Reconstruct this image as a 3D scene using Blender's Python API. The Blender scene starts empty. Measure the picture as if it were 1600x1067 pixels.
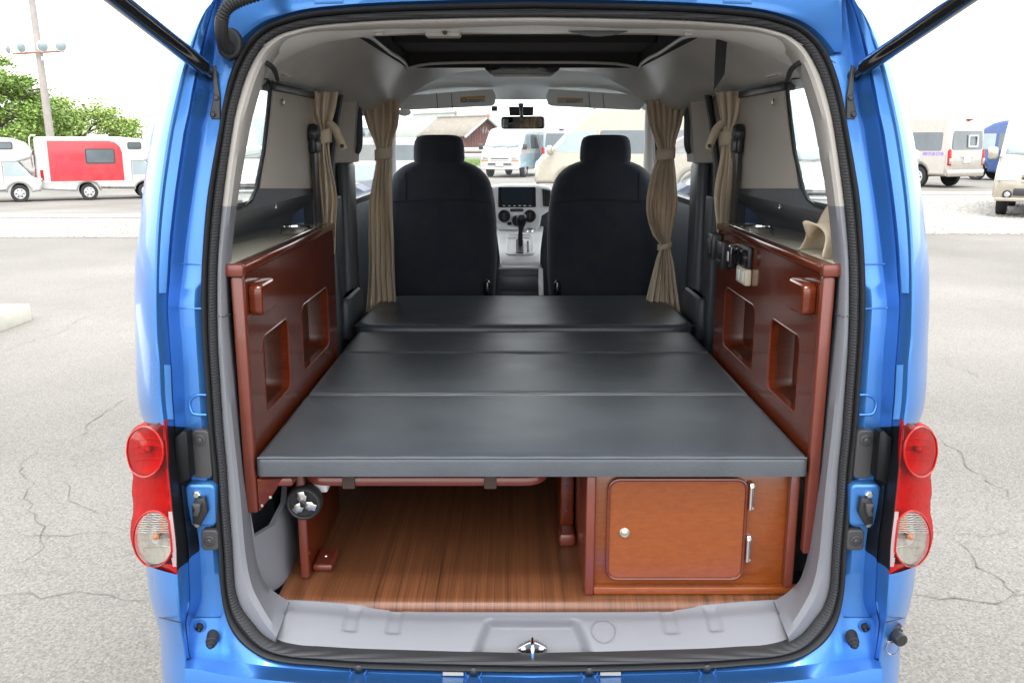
import bpy, bmesh, math, random
import numpy as np
from mathutils import Vector, Matrix

R = math.radians
rnd = random.Random(7)
SC = bpy.context.scene
COL = SC.collection

# ------------------------------------------------------------------ camera
PITCH = R(12.62); FPX = 1400.0; CAMX = -0.04; CAMZ = 1.48
cam_d = bpy.data.cameras.new('camera')
cam = bpy.data.objects.new('camera', cam_d); COL.objects.link(cam)
cam.location = (CAMX, 0, CAMZ)
cam.rotation_euler = (R(90) - PITCH, 0, 0)
cam_d.sensor_width = 36.0
cam_d.lens = FPX / 1600.0 * 36.0
cam_d.clip_start = 0.02; cam_d.clip_end = 3000
SC.camera = cam

# ------------------------------------------------------------------ world, sun, exposure
SUN_EL, SUN_AZ = 60.0, 186.0        # azimuth clockwise from +Y: high, behind the camera and a little left
w = bpy.data.worlds.new('World'); SC.world = w; w.use_nodes = True
nt = w.node_tree; nt.nodes.clear()
sky = nt.nodes.new('ShaderNodeTexSky'); sky.sky_type = 'NISHITA'; sky.sun_disc = False
sky.sun_elevation = R(SUN_EL); sky.sun_rotation = R(SUN_AZ)
sky.air_density = 1.0; sky.dust_density = 4.0; sky.ozone_density = 0.6
hs = nt.nodes.new('ShaderNodeHueSaturation'); hs.inputs['Saturation'].default_value = 0.30   # thin bright overcast
mixw = nt.nodes.new('ShaderNodeMixRGB'); mixw.inputs[0].default_value = 0.7
mixw.inputs[2].default_value = (10.5, 10.7, 10.9, 1)
bg = nt.nodes.new('ShaderNodeBackground'); bg.inputs['Strength'].default_value = 0.10
wo = nt.nodes.new('ShaderNodeOutputWorld')
nt.links.new(sky.outputs[0], hs.inputs['Color']); nt.links.new(hs.outputs[0], mixw.inputs[1])
nt.links.new(mixw.outputs[0], bg.inputs[0]); nt.links.new(bg.outputs[0], wo.inputs[0])
sd = bpy.data.lights.new('sun', 'SUN'); sd.energy = 0.9; sd.angle = R(22); sd.color = (1, .965, .91)
sun = bpy.data.objects.new('sun', sd); COL.objects.link(sun)
_az = R(SUN_AZ); _el = R(SUN_EL)
_s = Vector((math.sin(_az) * math.cos(_el), math.cos(_az) * math.cos(_el), math.sin(_el)))
sun.rotation_euler = _s.to_track_quat('Z', 'Y').to_euler()
SC.view_settings.view_transform = 'Standard'; SC.view_settings.look = 'None'
SC.view_settings.exposure = 1.95; SC.view_settings.gamma = 1.0
SC.render.engine = 'CYCLES'
SC.cycles.use_denoising = True
SC.cycles.max_bounces = 12; SC.cycles.diffuse_bounces = 8; SC.cycles.glossy_bounces = 4
SC.cycles.transparent_max_bounces = 12; SC.cycles.sample_clamp_indirect = 10.0
SC.cycles.caustics_reflective = False; SC.cycles.caustics_refractive = False

# ------------------------------------------------------------------ measuring helpers (photo point + real distance -> place)
_c, _sn = math.cos(PITCH), math.sin(PITCH)
def ray(px, py):
    a = (px - 800) / FPX; b = (533.5 - py) / FPX
    return a, _c + b * _sn, -_sn + b * _c
def UY(px, py, Y):
    a, y, z = ray(px, py); t = Y / y
    return Vector((CAMX + t * a, Y, CAMZ + t * z))
def UX(px, py, X):
    a, y, z = ray(px, py); t = (X - CAMX) / a
    return Vector((X, t * y, CAMZ + t * z))
def UZ(px, py, Z):
    a, y, z = ray(px, py); t = (Z - CAMZ) / z
    return Vector((CAMX + t * a, t * y, Z))
def sstep(a, b, x):
    t = min(1, max(0, (x - a) / (b - a))); return t * t * (3 - 2 * t)
def ground_z(x, y):
    return -0.6 * sstep(13, 33, y) * sstep(-1.5, -8, x)
def UG(px, py):
    a, y, z = ray(px, py); t = 3.0
    for _ in range(4000):
        X, Y, Z = CAMX + t * a, t * y, CAMZ + t * z
        if Z <= ground_z(X, Y): return Vector((X, Y, ground_z(X, Y)))
        t += 0.02
    return Vector((X, Y, Z))
def pch(xs, ys):                     # monotone cubic through the points
    xs = list(xs); ys = list(ys); n = len(xs)
    h = [xs[i + 1] - xs[i] for i in range(n - 1)]
    d = [(ys[i + 1] - ys[i]) / h[i] for i in range(n - 1)]
    m = [d[0]] + [0 if d[i - 1] * d[i] <= 0 else 2 * d[i - 1] * d[i] / (d[i - 1] + d[i]) for i in range(1, n - 1)] + [d[-1]]
    def f(x):
        x = min(max(x, xs[0]), xs[-1])
        i = 0
        while i < n - 2 and x > xs[i + 1]: i += 1
        t = (x - xs[i]) / h[i]
        return ((2*t**3 - 3*t**2 + 1) * ys[i] + (t**3 - 2*t**2 + t) * h[i] * m[i]
                + (-2*t**3 + 3*t**2) * ys[i + 1] + (t**3 - t**2) * h[i] * m[i + 1])
    return f
def crom(pts, k=4):                  # Catmull-Rom through 3D points
    pts = [Vector(p) for p in pts]; out = []
    for i in range(len(pts) - 1):
        p0 = pts[max(i - 1, 0)]; p1 = pts[i]; p2 = pts[i + 1]; p3 = pts[min(i + 2, len(pts) - 1)]
        for j in range(k):
            t = j / k
            out.append(0.5 * ((2 * p1) + (p2 - p0) * t + (2*p0 - 5*p1 + 4*p2 - p3) * t*t + (3*p1 - p0 - 3*p2 + p3) * t**3))
    out.append(pts[-1]); return out
def rrect(u0, v0, u1, v1, r, n=4):
    out = []
    for cx, cy, a0 in ((u1 - r, v0 + r, -90), (u1 - r, v1 - r, 0), (u0 + r, v1 - r, 90), (u0 + r, v0 + r, 180)):
        for i in range(n + 1):
            a = R(a0 + 90 * i / n); out.append((cx + r * math.cos(a), cy + r * math.sin(a)))
    return out
def mirx(pts): return [Vector((-p[0], p[1], p[2])) for p in pts]

# ------------------------------------------------------------------ materials
MATS = {}
def newmat(name):
    m = bpy.data.materials.new(name); m.use_nodes = True
    t = m.node_tree; t.nodes.clear()
    o = t.nodes.new('ShaderNodeOutputMaterial'); b = t.nodes.new('ShaderNodeBsdfPrincipled')
    t.links.new(b.outputs[0], o.inputs[0]); MATS[name] = m
    return m, t, b, o
def nd(t, typ, **k):
    n = t.nodes.new(typ)
    for a, v in k.items():
        if a in n.inputs: n.inputs[a].default_value = v
        else: setattr(n, a, v)
    return n
def mat(name, col, rough=.5, metal=0., coat=0., spec=.5, bump=None, var=None, sheen=0., coat_rough=.04, flake=0, stretch=None):
    m, t, b, o = newmat(name)
    b.inputs['Base Color'].default_value = (*col, 1); b.inputs['Roughness'].default_value = rough
    b.inputs['Metallic'].default_value = metal; b.inputs['Coat Weight'].default_value = coat
    b.inputs['Coat Roughness'].default_value = coat_rough; b.inputs['Specular IOR Level'].default_value = spec
    if sheen: b.inputs['Sheen Weight'].default_value = sheen
    tc = nd(t, 'ShaderNodeTexCoord'); src = tc.outputs['Object']
    if stretch:
        mp = nd(t, 'ShaderNodeMapping'); mp.inputs['Scale'].default_value = stretch
        t.links.new(src, mp.inputs[0]); src = mp.outputs[0]
    vs, va = var if var else (6.0, .10)
    n1 = nd(t, 'ShaderNodeTexNoise', Scale=vs, Detail=5.0, Roughness=.6); t.links.new(src, n1.inputs['Vector'])
    rmp = nd(t, 'ShaderNodeMapRange'); rmp.inputs[1].default_value = .25; rmp.inputs[2].default_value = .75
    rmp.inputs[3].default_value = 1 - va; rmp.inputs[4].default_value = 1 + va
    t.links.new(n1.outputs[0], rmp.inputs[0])
    mx = nd(t, 'ShaderNodeMixRGB', blend_type='MULTIPLY'); mx.inputs[0].default_value = 1; mx.inputs[1].default_value = (*col, 1)
    t.links.new(rmp.outputs[0], mx.inputs[2]); t.links.new(mx.outputs[0], b.inputs['Base Color'])
    rr = nd(t, 'ShaderNodeMapRange'); rr.inputs[1].default_value = .3; rr.inputs[2].default_value = .7
    rr.inputs[3].default_value = max(.02, rough * .88); rr.inputs[4].default_value = min(1, rough * 1.12)
    t.links.new(n1.outputs[0], rr.inputs[0]); t.links.new(rr.outputs[0], b.inputs['Roughness'])
    if bump:
        bs, st = bump
        n2 = nd(t, 'ShaderNodeTexNoise', Scale=bs, Detail=3.0); t.links.new(src, n2.inputs['Vector'])
        bp = nd(t, 'ShaderNodeBump'); bp.inputs['Strength'].default_value = st; bp.inputs['Distance'].default_value = .002
        t.links.new(n2.outputs[0], bp.inputs['Height']); t.links.new(bp.outputs[0], b.inputs['Normal'])
    return m
def wood(name, c1, c2, scale, rough, coat, fine=40., contrast=(.35, .65), dist=.4):
    m, t, b, o = newmat(name)
    tc = nd(t, 'ShaderNodeTexCoord'); mp = nd(t, 'ShaderNodeMapping'); mp.inputs['Scale'].default_value = scale
    t.links.new(tc.outputs['Object'], mp.inputs[0])
    n = nd(t, 'ShaderNodeTexNoise', Scale=fine, Detail=6.0, Roughness=.65, Distortion=dist); t.links.new(mp.outputs[0], n.inputs['Vector'])
    n3 = nd(t, 'ShaderNodeTexNoise', Scale=fine * .16, Detail=3.0); t.links.new(mp.outputs[0], n3.inputs['Vector'])
    ad = nd(t, 'ShaderNodeMixRGB', blend_type='MIX'); ad.inputs[0].default_value = .38
    t.links.new(n.outputs[0], ad.inputs[1]); t.links.new(n3.outputs[0], ad.inputs[2])
    cr = nd(t, 'ShaderNodeValToRGB'); cr.color_ramp.elements[0].position = contrast[0]; cr.color_ramp.elements[1].position = contrast[1]
    cr.color_ramp.elements[0].color = (*c1, 1); cr.color_ramp.elements[1].color = (*c2, 1)
    t.links.new(ad.outputs[0], cr.inputs[0]); t.links.new(cr.outputs[0], b.inputs['Base Color'])
    b.inputs['Roughness'].default_value = rough; b.inputs['Coat Weight'].default_value = coat; b.inputs['Coat Roughness'].default_value = .06
    bp = nd(t, 'ShaderNodeBump'); bp.inputs['Strength'].default_value = .12; bp.inputs['Distance'].default_value = .001
    t.links.new(n.outputs[0], bp.inputs['Height']); t.links.new(bp.outputs[0], b.inputs['Normal'])
    return m
def glass(name, tint, refl=.06, rough=.0, graze=.55):
    m, t, b, o = newmat(name); t.nodes.remove(b)
    tr = nd(t, 'ShaderNodeBsdfTransparent'); tr.inputs[0].default_value = (*tint, 1)
    gl = nd(t, 'ShaderNodeBsdfGlossy'); gl.inputs['Roughness'].default_value = rough; gl.inputs[0].default_value = (1, 1, 1, 1)
    lwt = nd(t, 'ShaderNodeLayerWeight'); lwt.inputs['Blend'].default_value = .5
    pw = nd(t, 'ShaderNodeMath', operation='POWER'); pw.inputs[1].default_value = 5.0; t.links.new(lwt.outputs['Facing'], pw.inputs[0])
    lw = nd(t, 'ShaderNodeMath', operation='MULTIPLY_ADD'); lw.inputs[1].default_value = graze; lw.inputs[2].default_value = refl * .5; t.links.new(pw.outputs[0], lw.inputs[0])
    mx = nd(t, 'ShaderNodeMixShader'); t.links.new(lw.outputs[0], mx.inputs[0]); t.links.new(tr.outputs[0], mx.inputs[1]); t.links.new(gl.outputs[0], mx.inputs[2])
    t.links.new(mx.outputs[0], o.inputs[0]); return m

BLUE = mat('blue_metallic_paint', (0.058, 0.215, 0.58), .30, .6, .4, var=(3., .05), coat_rough=.03)
def _flake():
    t = BLUE.node_tree; b = [n for n in t.nodes if n.type == 'BSDF_PRINCIPLED'][0]
    tc = nd(t, 'ShaderNodeTexCoord'); v = nd(t, 'ShaderNodeTexVoronoi', Scale=1500.); t.links.new(tc.outputs['Object'], v.inputs['Vector'])
    bp = nd(t, 'ShaderNodeBump'); bp.inputs['Strength'].default_value = .05; bp.inputs['Distance'].default_value = .0005
    t.links.new(v.outputs['Color'], bp.inputs['Height']); t.links.new(bp.outputs[0], b.inputs['Normal'])
_flake()
NAVY = mat('black_lamp_housing_plastic', (0.006, 0.0065, 0.008), .4, 0, 0, spec=.25)
RUBBER = mat('black_rubber', (0.0176, 0.0176, 0.0192), .62, bump=(350, .25))
def _ribs():
    m = mat('ribbed_seal_rubber', (.026, .026, .029), .55)
    t = m.node_tree; b = [n for n in t.nodes if n.type == 'BSDF_PRINCIPLED'][0]
    tc = nd(t, 'ShaderNodeTexCoord'); wv = nd(t, 'ShaderNodeTexWave', Scale=55., bands_direction='Z'); t.links.new(tc.outputs['Object'], wv.inputs['Vector'])
    bp = nd(t, 'ShaderNodeBump'); bp.inputs['Strength'].default_value = .4; bp.inputs['Distance'].default_value = .003
    t.links.new(wv.outputs['Fac'], bp.inputs['Height']); t.links.new(bp.outputs[0], b.inputs['Normal']); return m
RIBS = _ribs()
BLACK = mat('black_plastic', (.018, .018, .02), .38, bump=(420, .15))
GLOSSBLACK = mat('gloss_black', (.010, .010, .012), .12, 0, .5)
PLATE = mat('dark_grey_coated_steel', (.055, .055, .058), .42, .2)
GREYTRIM = mat('light_grey_trim_plastic', (0.1739, 0.1776, 0.1998), .50, bump=(900, .18), var=(5, .05))
BEIGETRIM = mat('warm_grey_trim', (0.357, 0.3315, 0.3102), .50, bump=(800, .2), var=(5, .05))
WALLBEIGE = mat('greige_vinyl', (0.48, 0.43, 0.375), .55, bump=(700, .25), var=(3, .06))
DARKTRIM = mat('charcoal_trim_plastic', (0.0748, 0.0833, 0.0952), .42, bump=(600, .2), var=(4, .08))
DARKTRIM2 = mat('dark_slate_plastic', (.05, .058, .07), .45, bump=(600, .2))
HEAD = mat('silver_grey_vinyl_headliner', (0.78, 0.775, 0.745), .32, .0, spec=.7, bump=(260, .22), var=(4, .09))
HEADF = mat('grey_felt_headliner', (0.8, 0.81, 0.79), .85, bump=(900, .3), var=(7, .05))
CARPET = mat('charcoal_felt_carpet', (.035, .034, .034), .95, bump=(500, .8), var=(60, .25))
SEATF = mat('dark_navy_woven_seat_fabric', (0.0085, 0.0128, 0.0235), .80, bump=(900, .5), var=(14, .12), sheen=.12)
SEAM = mat('dark_thread', (.012, .014, .02), .8)
VINYL = mat('dark_grey_leatherette', (0.06, 0.069, 0.08), .36, spec=.55, bump=(420, .30), var=(7, .16))
CURT = mat('beige_curtain_cloth', (0.8, 0.7, 0.55), .85, bump=(900, .4), var=(10, .08), sheen=.2)
def _backlit():                      # cloth lets some light through
    t = CURT.node_tree; o = [n for n in t.nodes if n.type == 'OUTPUT_MATERIAL'][0]; b = [n for n in t.nodes if n.type == 'BSDF_PRINCIPLED'][0]
    tr = nd(t, 'ShaderNodeBsdfTranslucent'); tr.inputs[0].default_value = (.80, .66, .48, 1); mx = nd(t, 'ShaderNodeMixShader'); mx.inputs[0].default_value = .35
    t.links.new(b.outputs[0], mx.inputs[1]); t.links.new(tr.outputs[0], mx.inputs[2]); t.links.new(mx.outputs[0], o.inputs[0])
_backlit()
SILVER = mat('silver_satin_plastic', (0.78, 0.79, 0.8), .35, .1)
CHROME = mat('chrome', (.82, .82, .82), .10, 1.0)
STEEL = mat('brushed_steel', (.62, .61, .60), .28, 1.0)
BRASS = mat('satin_nickel', (.50, .46, .39), .38, .7)
WHITEP = mat('white_plastic', (.74, .73, .68), .4)
PAPER = mat('white_paper_label', (0.5, 0.48, 0.44), .7)
ORANGE = mat('orange_print', (.75, .35, .04), .7)
INK = mat('grey_print', (.10, .10, .10), .7)
SCREEN = mat('dark_screen_glass', (.016, .024, .034), .45, 0, 0, spec=.15)
LAM = mat('cream_laminate', (0.62, 0.58, 0.47), .16, 0, .5, var=(2.5, .05))
MAHOG = wood('mahogany_gloss_veneer', (.072, .0105, .0036), (.172, .032, .0098), (.9, .9, 13.), .13, .25, 26, (.28, .74))
MAHOGEDGE = mat('red_brown_edge_moulding', (0.15, 0.033, 0.02), .33, 0, .3, var=(30, .10))
BURL = wood('orange_brown_burl_veneer', (.155, .033, .006), (.285, .072, .012), (4., 4., 15.), .22, .35, 75, (.26, .74))
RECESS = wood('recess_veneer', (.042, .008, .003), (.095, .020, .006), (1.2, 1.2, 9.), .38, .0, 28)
FLOORW = wood('dark_striped_wood_laminate', (.050, .0175, .0080), (.235, .090, .039), (62., .36, .36), .33, .15, 6.0, (.32, .68), dist=0.)
ASPH_LIGHT = None
RED = mat('red_lens', (0.3, 0.0025, 0.004), .25, 0, .0, spec=.3, var=(8, .05))
REDD = mat('deep_red_lens', (.20, .0018, .0025), .3, 0, 0, spec=.2)
REDL = mat('bright_red_lens', (.37, .006, .006), .22, 0, 0, spec=.35)
CLEARL = mat('clear_lens_bowl', (0.216, 0.2096, 0.188), .15, .1, .6, var=(20, .2))
CLEARR = mat('clear_ribbed_lens', (0.32, 0.304, 0.288), .12, .3, .6, var=(40, .25))
PINKL = mat('milky_pink_lens_edge', (0.32, 0.232, 0.24), .2, 0, .4)
AMBER = mat('amber_bulb', (.50, .17, .06), .2, 0, .4)
WGLASS = glass('clear_window_glass', (.975, .99, .985))
TINT = mat('tinted_vehicle_glass', (0.075, 0.0938, 0.105), .06, 0, .6, var=(1.2, .25))
PALEGLASS = mat('pale_vehicle_glass', (0.252, 0.308, 0.322), .06, 0, .6, var=(1.2, .2))
REDSHELL = glass('red_lamp_shell', (.84, .018, .022), .05, .03, .22)
CLEARSHELL = glass('clear_lamp_shell', (.95, .94, .92), .08, .02, .35)
PINKSHELL = glass('pink_lamp_shell', (.90, .62, .64), .06, .05, .3)
LAMPBACK = mat('lamp_reflector_silver', (.50, .50, .50), .35, .3, var=(60, .2))
LAMPBOWL = mat('lamp_bowl_silver', (.42, .41, .38), .22, .5, var=(50, .25))
TYRE = mat('tyre_rubber', (.018, .018, .019), .8, bump=(200, .4))
RIM = mat('wheel_rim_metal', (.58, .58, .58), .35, .6)
WHITE = mat('white_vehicle_paint', (0.4, 0.4, 0.39), .25, 0, .6)
CREAMP = mat('pale_champagne_vehicle_paint', (0.34, 0.305, 0.245), .25, .25, .7)
GOLDP = mat('beige_metallic_vehicle_paint', (0.34, 0.315, 0.28), .25, .4, .7)
SILVP = mat('silver_vehicle_paint', (0.32, 0.33, 0.33), .25, .4, .7)
LBLUEP = mat('light_blue_vehicle_paint', (0.294, 0.406, 0.462), .25, .2, .7)
NAVYP = mat('dark_blue_vehicle_paint', (.03, .07, .20), .22, .3, .8)
REDP = mat('red_vehicle_panel', (0.432, 0.0252, 0.0324), .2, 0, .8)
PINKP = mat('faded_red_panel', (0.462, 0.154, 0.14), .4)
LAMPC = mat('headlamp_lens', (0.462, 0.476, 0.476), .08, .5, 1.0, var=(14, .35))
GRILLEM = mat('dark_grille', (.03, .03, .032), .4)
PURPLE = mat('violet_print', (.22, .16, .50), .5)
CONC = mat('pale_concrete', (.50, .48, .42), .9, bump=(60, .5), var=(4, .2))
POLEC = mat('weathered_concrete_pole', (0.288, 0.264, 0.248), .9, var=(3, .15))
RUST = mat('rusty_steel', (.36, .17, .11), .8, var=(6, .25))
TILE = mat('weathered_roof_tile', (0.19, 0.168, 0.138), .8, var=(2., .25), bump=(20, .6))
TILE2 = mat('grey_green_roof_tile', (0.205, 0.22, 0.2), .8, var=(2., .2), bump=(20, .6))
HOUSEW = mat('dark_reddish_board', (.13, .055, .045), .8, var=(3, .3))
LEAF = mat('fresh_green_leaf', (.17, .27, .05), .6, var=(1.2, .35))
LEAF2 = mat('light_green_leaf', (.23, .32, .075), .6, var=(1.2, .3))
BARK = mat('tree_bark', (.12, .09, .07), .9)
GRASSM = mat('grass_blade', (.16, .24, .06), .8, var=(4, .3))
GRAVELM = mat('pale_gravel_stone', (.29, .28, .262), .9, var=(9, .35))

# ------------------------------------------------------------------ mesh building
class MB:
    def __init__(s): s.v = []; s.f = []; s.m = []
    def add(s, vs, fs, mi=0):
        b = len(s.v); s.v += [tuple(v) for v in vs]
        for f in fs: s.f.append([i + b for i in f]); s.m.append(mi)
        return s
    def box(s, a, b, mi=0, bev=0.):
        x0, y0, z0 = [min(p, q) for p, q in zip(a, b)]; x1, y1, z1 = [max(p, q) for p, q in zip(a, b)]
        if bev <= 0:
            vs = [(x, y, z) for x in (x0, x1) for y in (y0, y1) for z in (z0, z1)]
            return s.add(vs, [(0, 1, 3, 2), (4, 6, 7, 5), (0, 4, 5, 1), (2, 3, 7, 6), (0, 2, 6, 4), (1, 5, 7, 3)], mi)
        bev = min(bev, (x1 - x0) * .49, (y1 - y0) * .49, (z1 - z0) * .49)
        rings = []
        for z, k in ((z0, bev), (z0 + bev * .3, bev * .3), (z0 + bev, 0), (z1 - bev, 0), (z1 - bev * .3, bev * .3), (z1, bev)):
            rings.append([(u, v, z) for u, v in rrect(x0 + k, y0 + k, x1 - k, y1 - k, max(bev - k * .7, bev * .3), 3)])
        return s.loft(rings, True, (1, 1), mi)
    def loft(s, rings, closed=True, caps=(0, 0), mi=0, wrap=False):
        n = len(rings[0]); vs = [p for r in rings for p in r]; fs = []
        for i in range(len(rings) - (0 if wrap else 1)):
            i2 = (i + 1) % len(rings)
            for j in range(n if closed else n - 1):
                k = (j + 1) % n
                fs.append((i * n + j, i * n + k, i2 * n + k, i2 * n + j))
        if caps[0]: fs.append(list(range(n))[::-1])
        if caps[1]: fs.append([(len(rings) - 1) * n + j for j in range(n)])
        return s.add(vs, fs, mi)
    def tube(s, path, r, n=8, mi=0, caps=True, closed=False):
        path = [Vector(p) for p in path]; N = len(path)
        rs = r if isinstance(r, (list, tuple)) else [r] * N
        t0 = (path[1] - path[0]).normalized(); up = Vector((0, 0, 1)) if abs(t0.z) < .9 else Vector((1, 0, 0))
        a = t0.cross(up).normalized(); rings = []
        for i in range(N):
            if closed: t = (path[(i + 1) % N] - path[i - 1]).normalized()
            else: t = (path[min(i + 1, N - 1)] - path[max(i - 1, 0)]).normalized()
            a = (a - t * a.dot(t)).normalized(); b = t.cross(a)
            rings.append([path[i] + (a * math.cos(2*math.pi*j/n) + b * math.sin(2*math.pi*j/n)) * rs[i] for j in range(n)])
        return s.loft(rings, True, (caps and not closed, caps and not closed), mi, wrap=closed)
    def lathe(s, o, axis, prof, n=20, mi=0):
        o = Vector(o); ax = Vector(axis).normalized(); up = Vector((0, 0, 1)) if abs(ax.z) < .9 else Vector((1, 0, 0))
        a = ax.cross(up).normalized(); b = ax.cross(a)
        rings = [[o + ax * h + (a * math.cos(2*math.pi*j/n) + b * math.sin(2*math.pi*j/n)) * max(r, 1e-5) for j in range(n)] for r, h in prof]
        return s.loft(rings, True, (1, 1), mi)
    def prism(s, out, vec, mi=0, bev=0.):
        out = [Vector(p) for p in out]; vec = Vector(vec); n = len(out)
        if bev <= 0: return s.loft([out, [p + vec for p in out]], True, (1, 1), mi)
        c = sum(out, Vector()) / n; nv = vec.normalized()
        def ins(k):
            res = []
            for i in range(n):
                e1 = (out[i] - out[i - 1]); e2 = (out[(i + 1) % n] - out[i])
                e1 = e1.normalized() if e1.length > 1e-7 else Vector(); e2 = e2.normalized() if e2.length > 1e-7 else e1
                d = (e1 + e2); d = d.normalized() if d.length > 1e-6 else e2
                nn = d.cross(nv)
                if nn.dot(c - out[i]) < 0: nn = -nn
                res.append(out[i] + nn * k)
            return res
        i1, i0 = ins(bev), ins(bev * .3)
        rings = [i1, [p + nv * bev * .3 for p in i0], [p + nv * bev for p in out], [p + vec - nv * bev for p in out],
                 [p + vec - nv * bev * .3 for p in i0], [p + vec for p in i1]]
        return s.loft(rings, True, (1, 1), mi)
    def plate(s, outer, holes, fn, th, mi=0):      # flat outline with holes; fn(u,v,w)->xyz, thickness th
        bm = bmesh.new(); loops = []
        for lp in [outer] + list(holes):
            vs = [bm.verts.new((u, v, 0)) for u, v in lp]; loops.append(vs)
            for i in range(len(vs)): bm.edges.new((vs[i - 1], vs[i]))
        bmesh.ops.triangle_fill(bm, use_beauty=True, use_dissolve=False, edges=bm.edges[:])
        bm.verts.index_update()
        uv = [(v.co.x, v.co.y) for v in bm.verts]; tris = [[v.index for v in f.verts] for f in bm.faces]
        idx = [[v.index for v in lp] for lp in loops]; bm.free(); n = len(uv)
        vs = [fn(u, v, 0) for u, v in uv] + [fn(u, v, th) for u, v in uv]
        fs = tris + [[i + n for i in t[::-1]] for t in tris]
        for lp in idx:
            for i in range(len(lp)): fs.append((lp[i - 1], lp[i], lp[i] + n, lp[i - 1] + n))
        return s.add(vs, fs, mi)
    def mirror(s):
        m = MB(); m.v = [(-x, y, z) for x, y, z in s.v]; m.f = [f[::-1] for f in s.f]; m.m = list(s.m); return m
    def build(s, name, mats, parent=None, ang=38, local=False, smooth=True):
        me = bpy.data.meshes.new(name); me.from_pydata(s.v, [], s.f)
        mats = mats if isinstance(mats, (list, tuple)) else [mats]
        for m in mats: me.materials.append(m)
        me.polygons.foreach_set('material_index', s.m)
        bm = bmesh.new(); bm.from_mesh(me); bmesh.ops.recalc_face_normals(bm, faces=bm.faces[:]); bm.to_mesh(me); bm.free()
        if smooth:
            me.polygons.foreach_set('use_smooth', [True] * len(me.polygons)); me.set_sharp_from_angle(angle=R(ang))
            for p_ in me.polygons:
                if p_.loop_total > 8: p_.use_smooth = False
        me.update()
        o = bpy.data.objects.new(name, me); COL.objects.link(o)
        if parent is not None:
            o.parent = parent
            if not local and parent.type == 'EMPTY': o.matrix_parent_inverse = pmat(parent).inverted()
        return o
def pmat(e): return Matrix.Translation(e.location) @ e.rotation_euler.to_matrix().to_4x4()
def thing(name, label, cat, loc=(0, 0, 0), rz=0, group=None):
    o = bpy.data.objects.new(name, None); COL.objects.link(o); o.location = loc; o.rotation_euler = (0, 0, rz)
    o.empty_display_size = .1
    return tag(o, label, cat, group)
def tag(o, label=None, cat=None, group=None, kind=None):
    if label: o['label'] = label
    if cat: o['category'] = cat
    if group: o['group'] = group
    if kind: o['kind'] = kind
    return o
def lab(o, label): o['label'] = label; return o
def solid(o, th, off=0):
    m = o.modifiers.new('thickness', 'SOLIDIFY'); m.thickness = th; m.offset = off; return o
def both(mb, name, mats, parent, **k):          # left part and its mirror image on the right
    return mb.build(name, mats, parent, **k), mb.mirror().build(name, mats, parent, **k)
def pxo(pts, Y): return [UY(x, y, Y) for x, y in pts]
def pxe(cx, cy, rx, ry, n=20): return [(cx + rx * math.cos(2*math.pi*i/n), cy + ry * math.sin(2*math.pi*i/n)) for i in range(n)]

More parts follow.
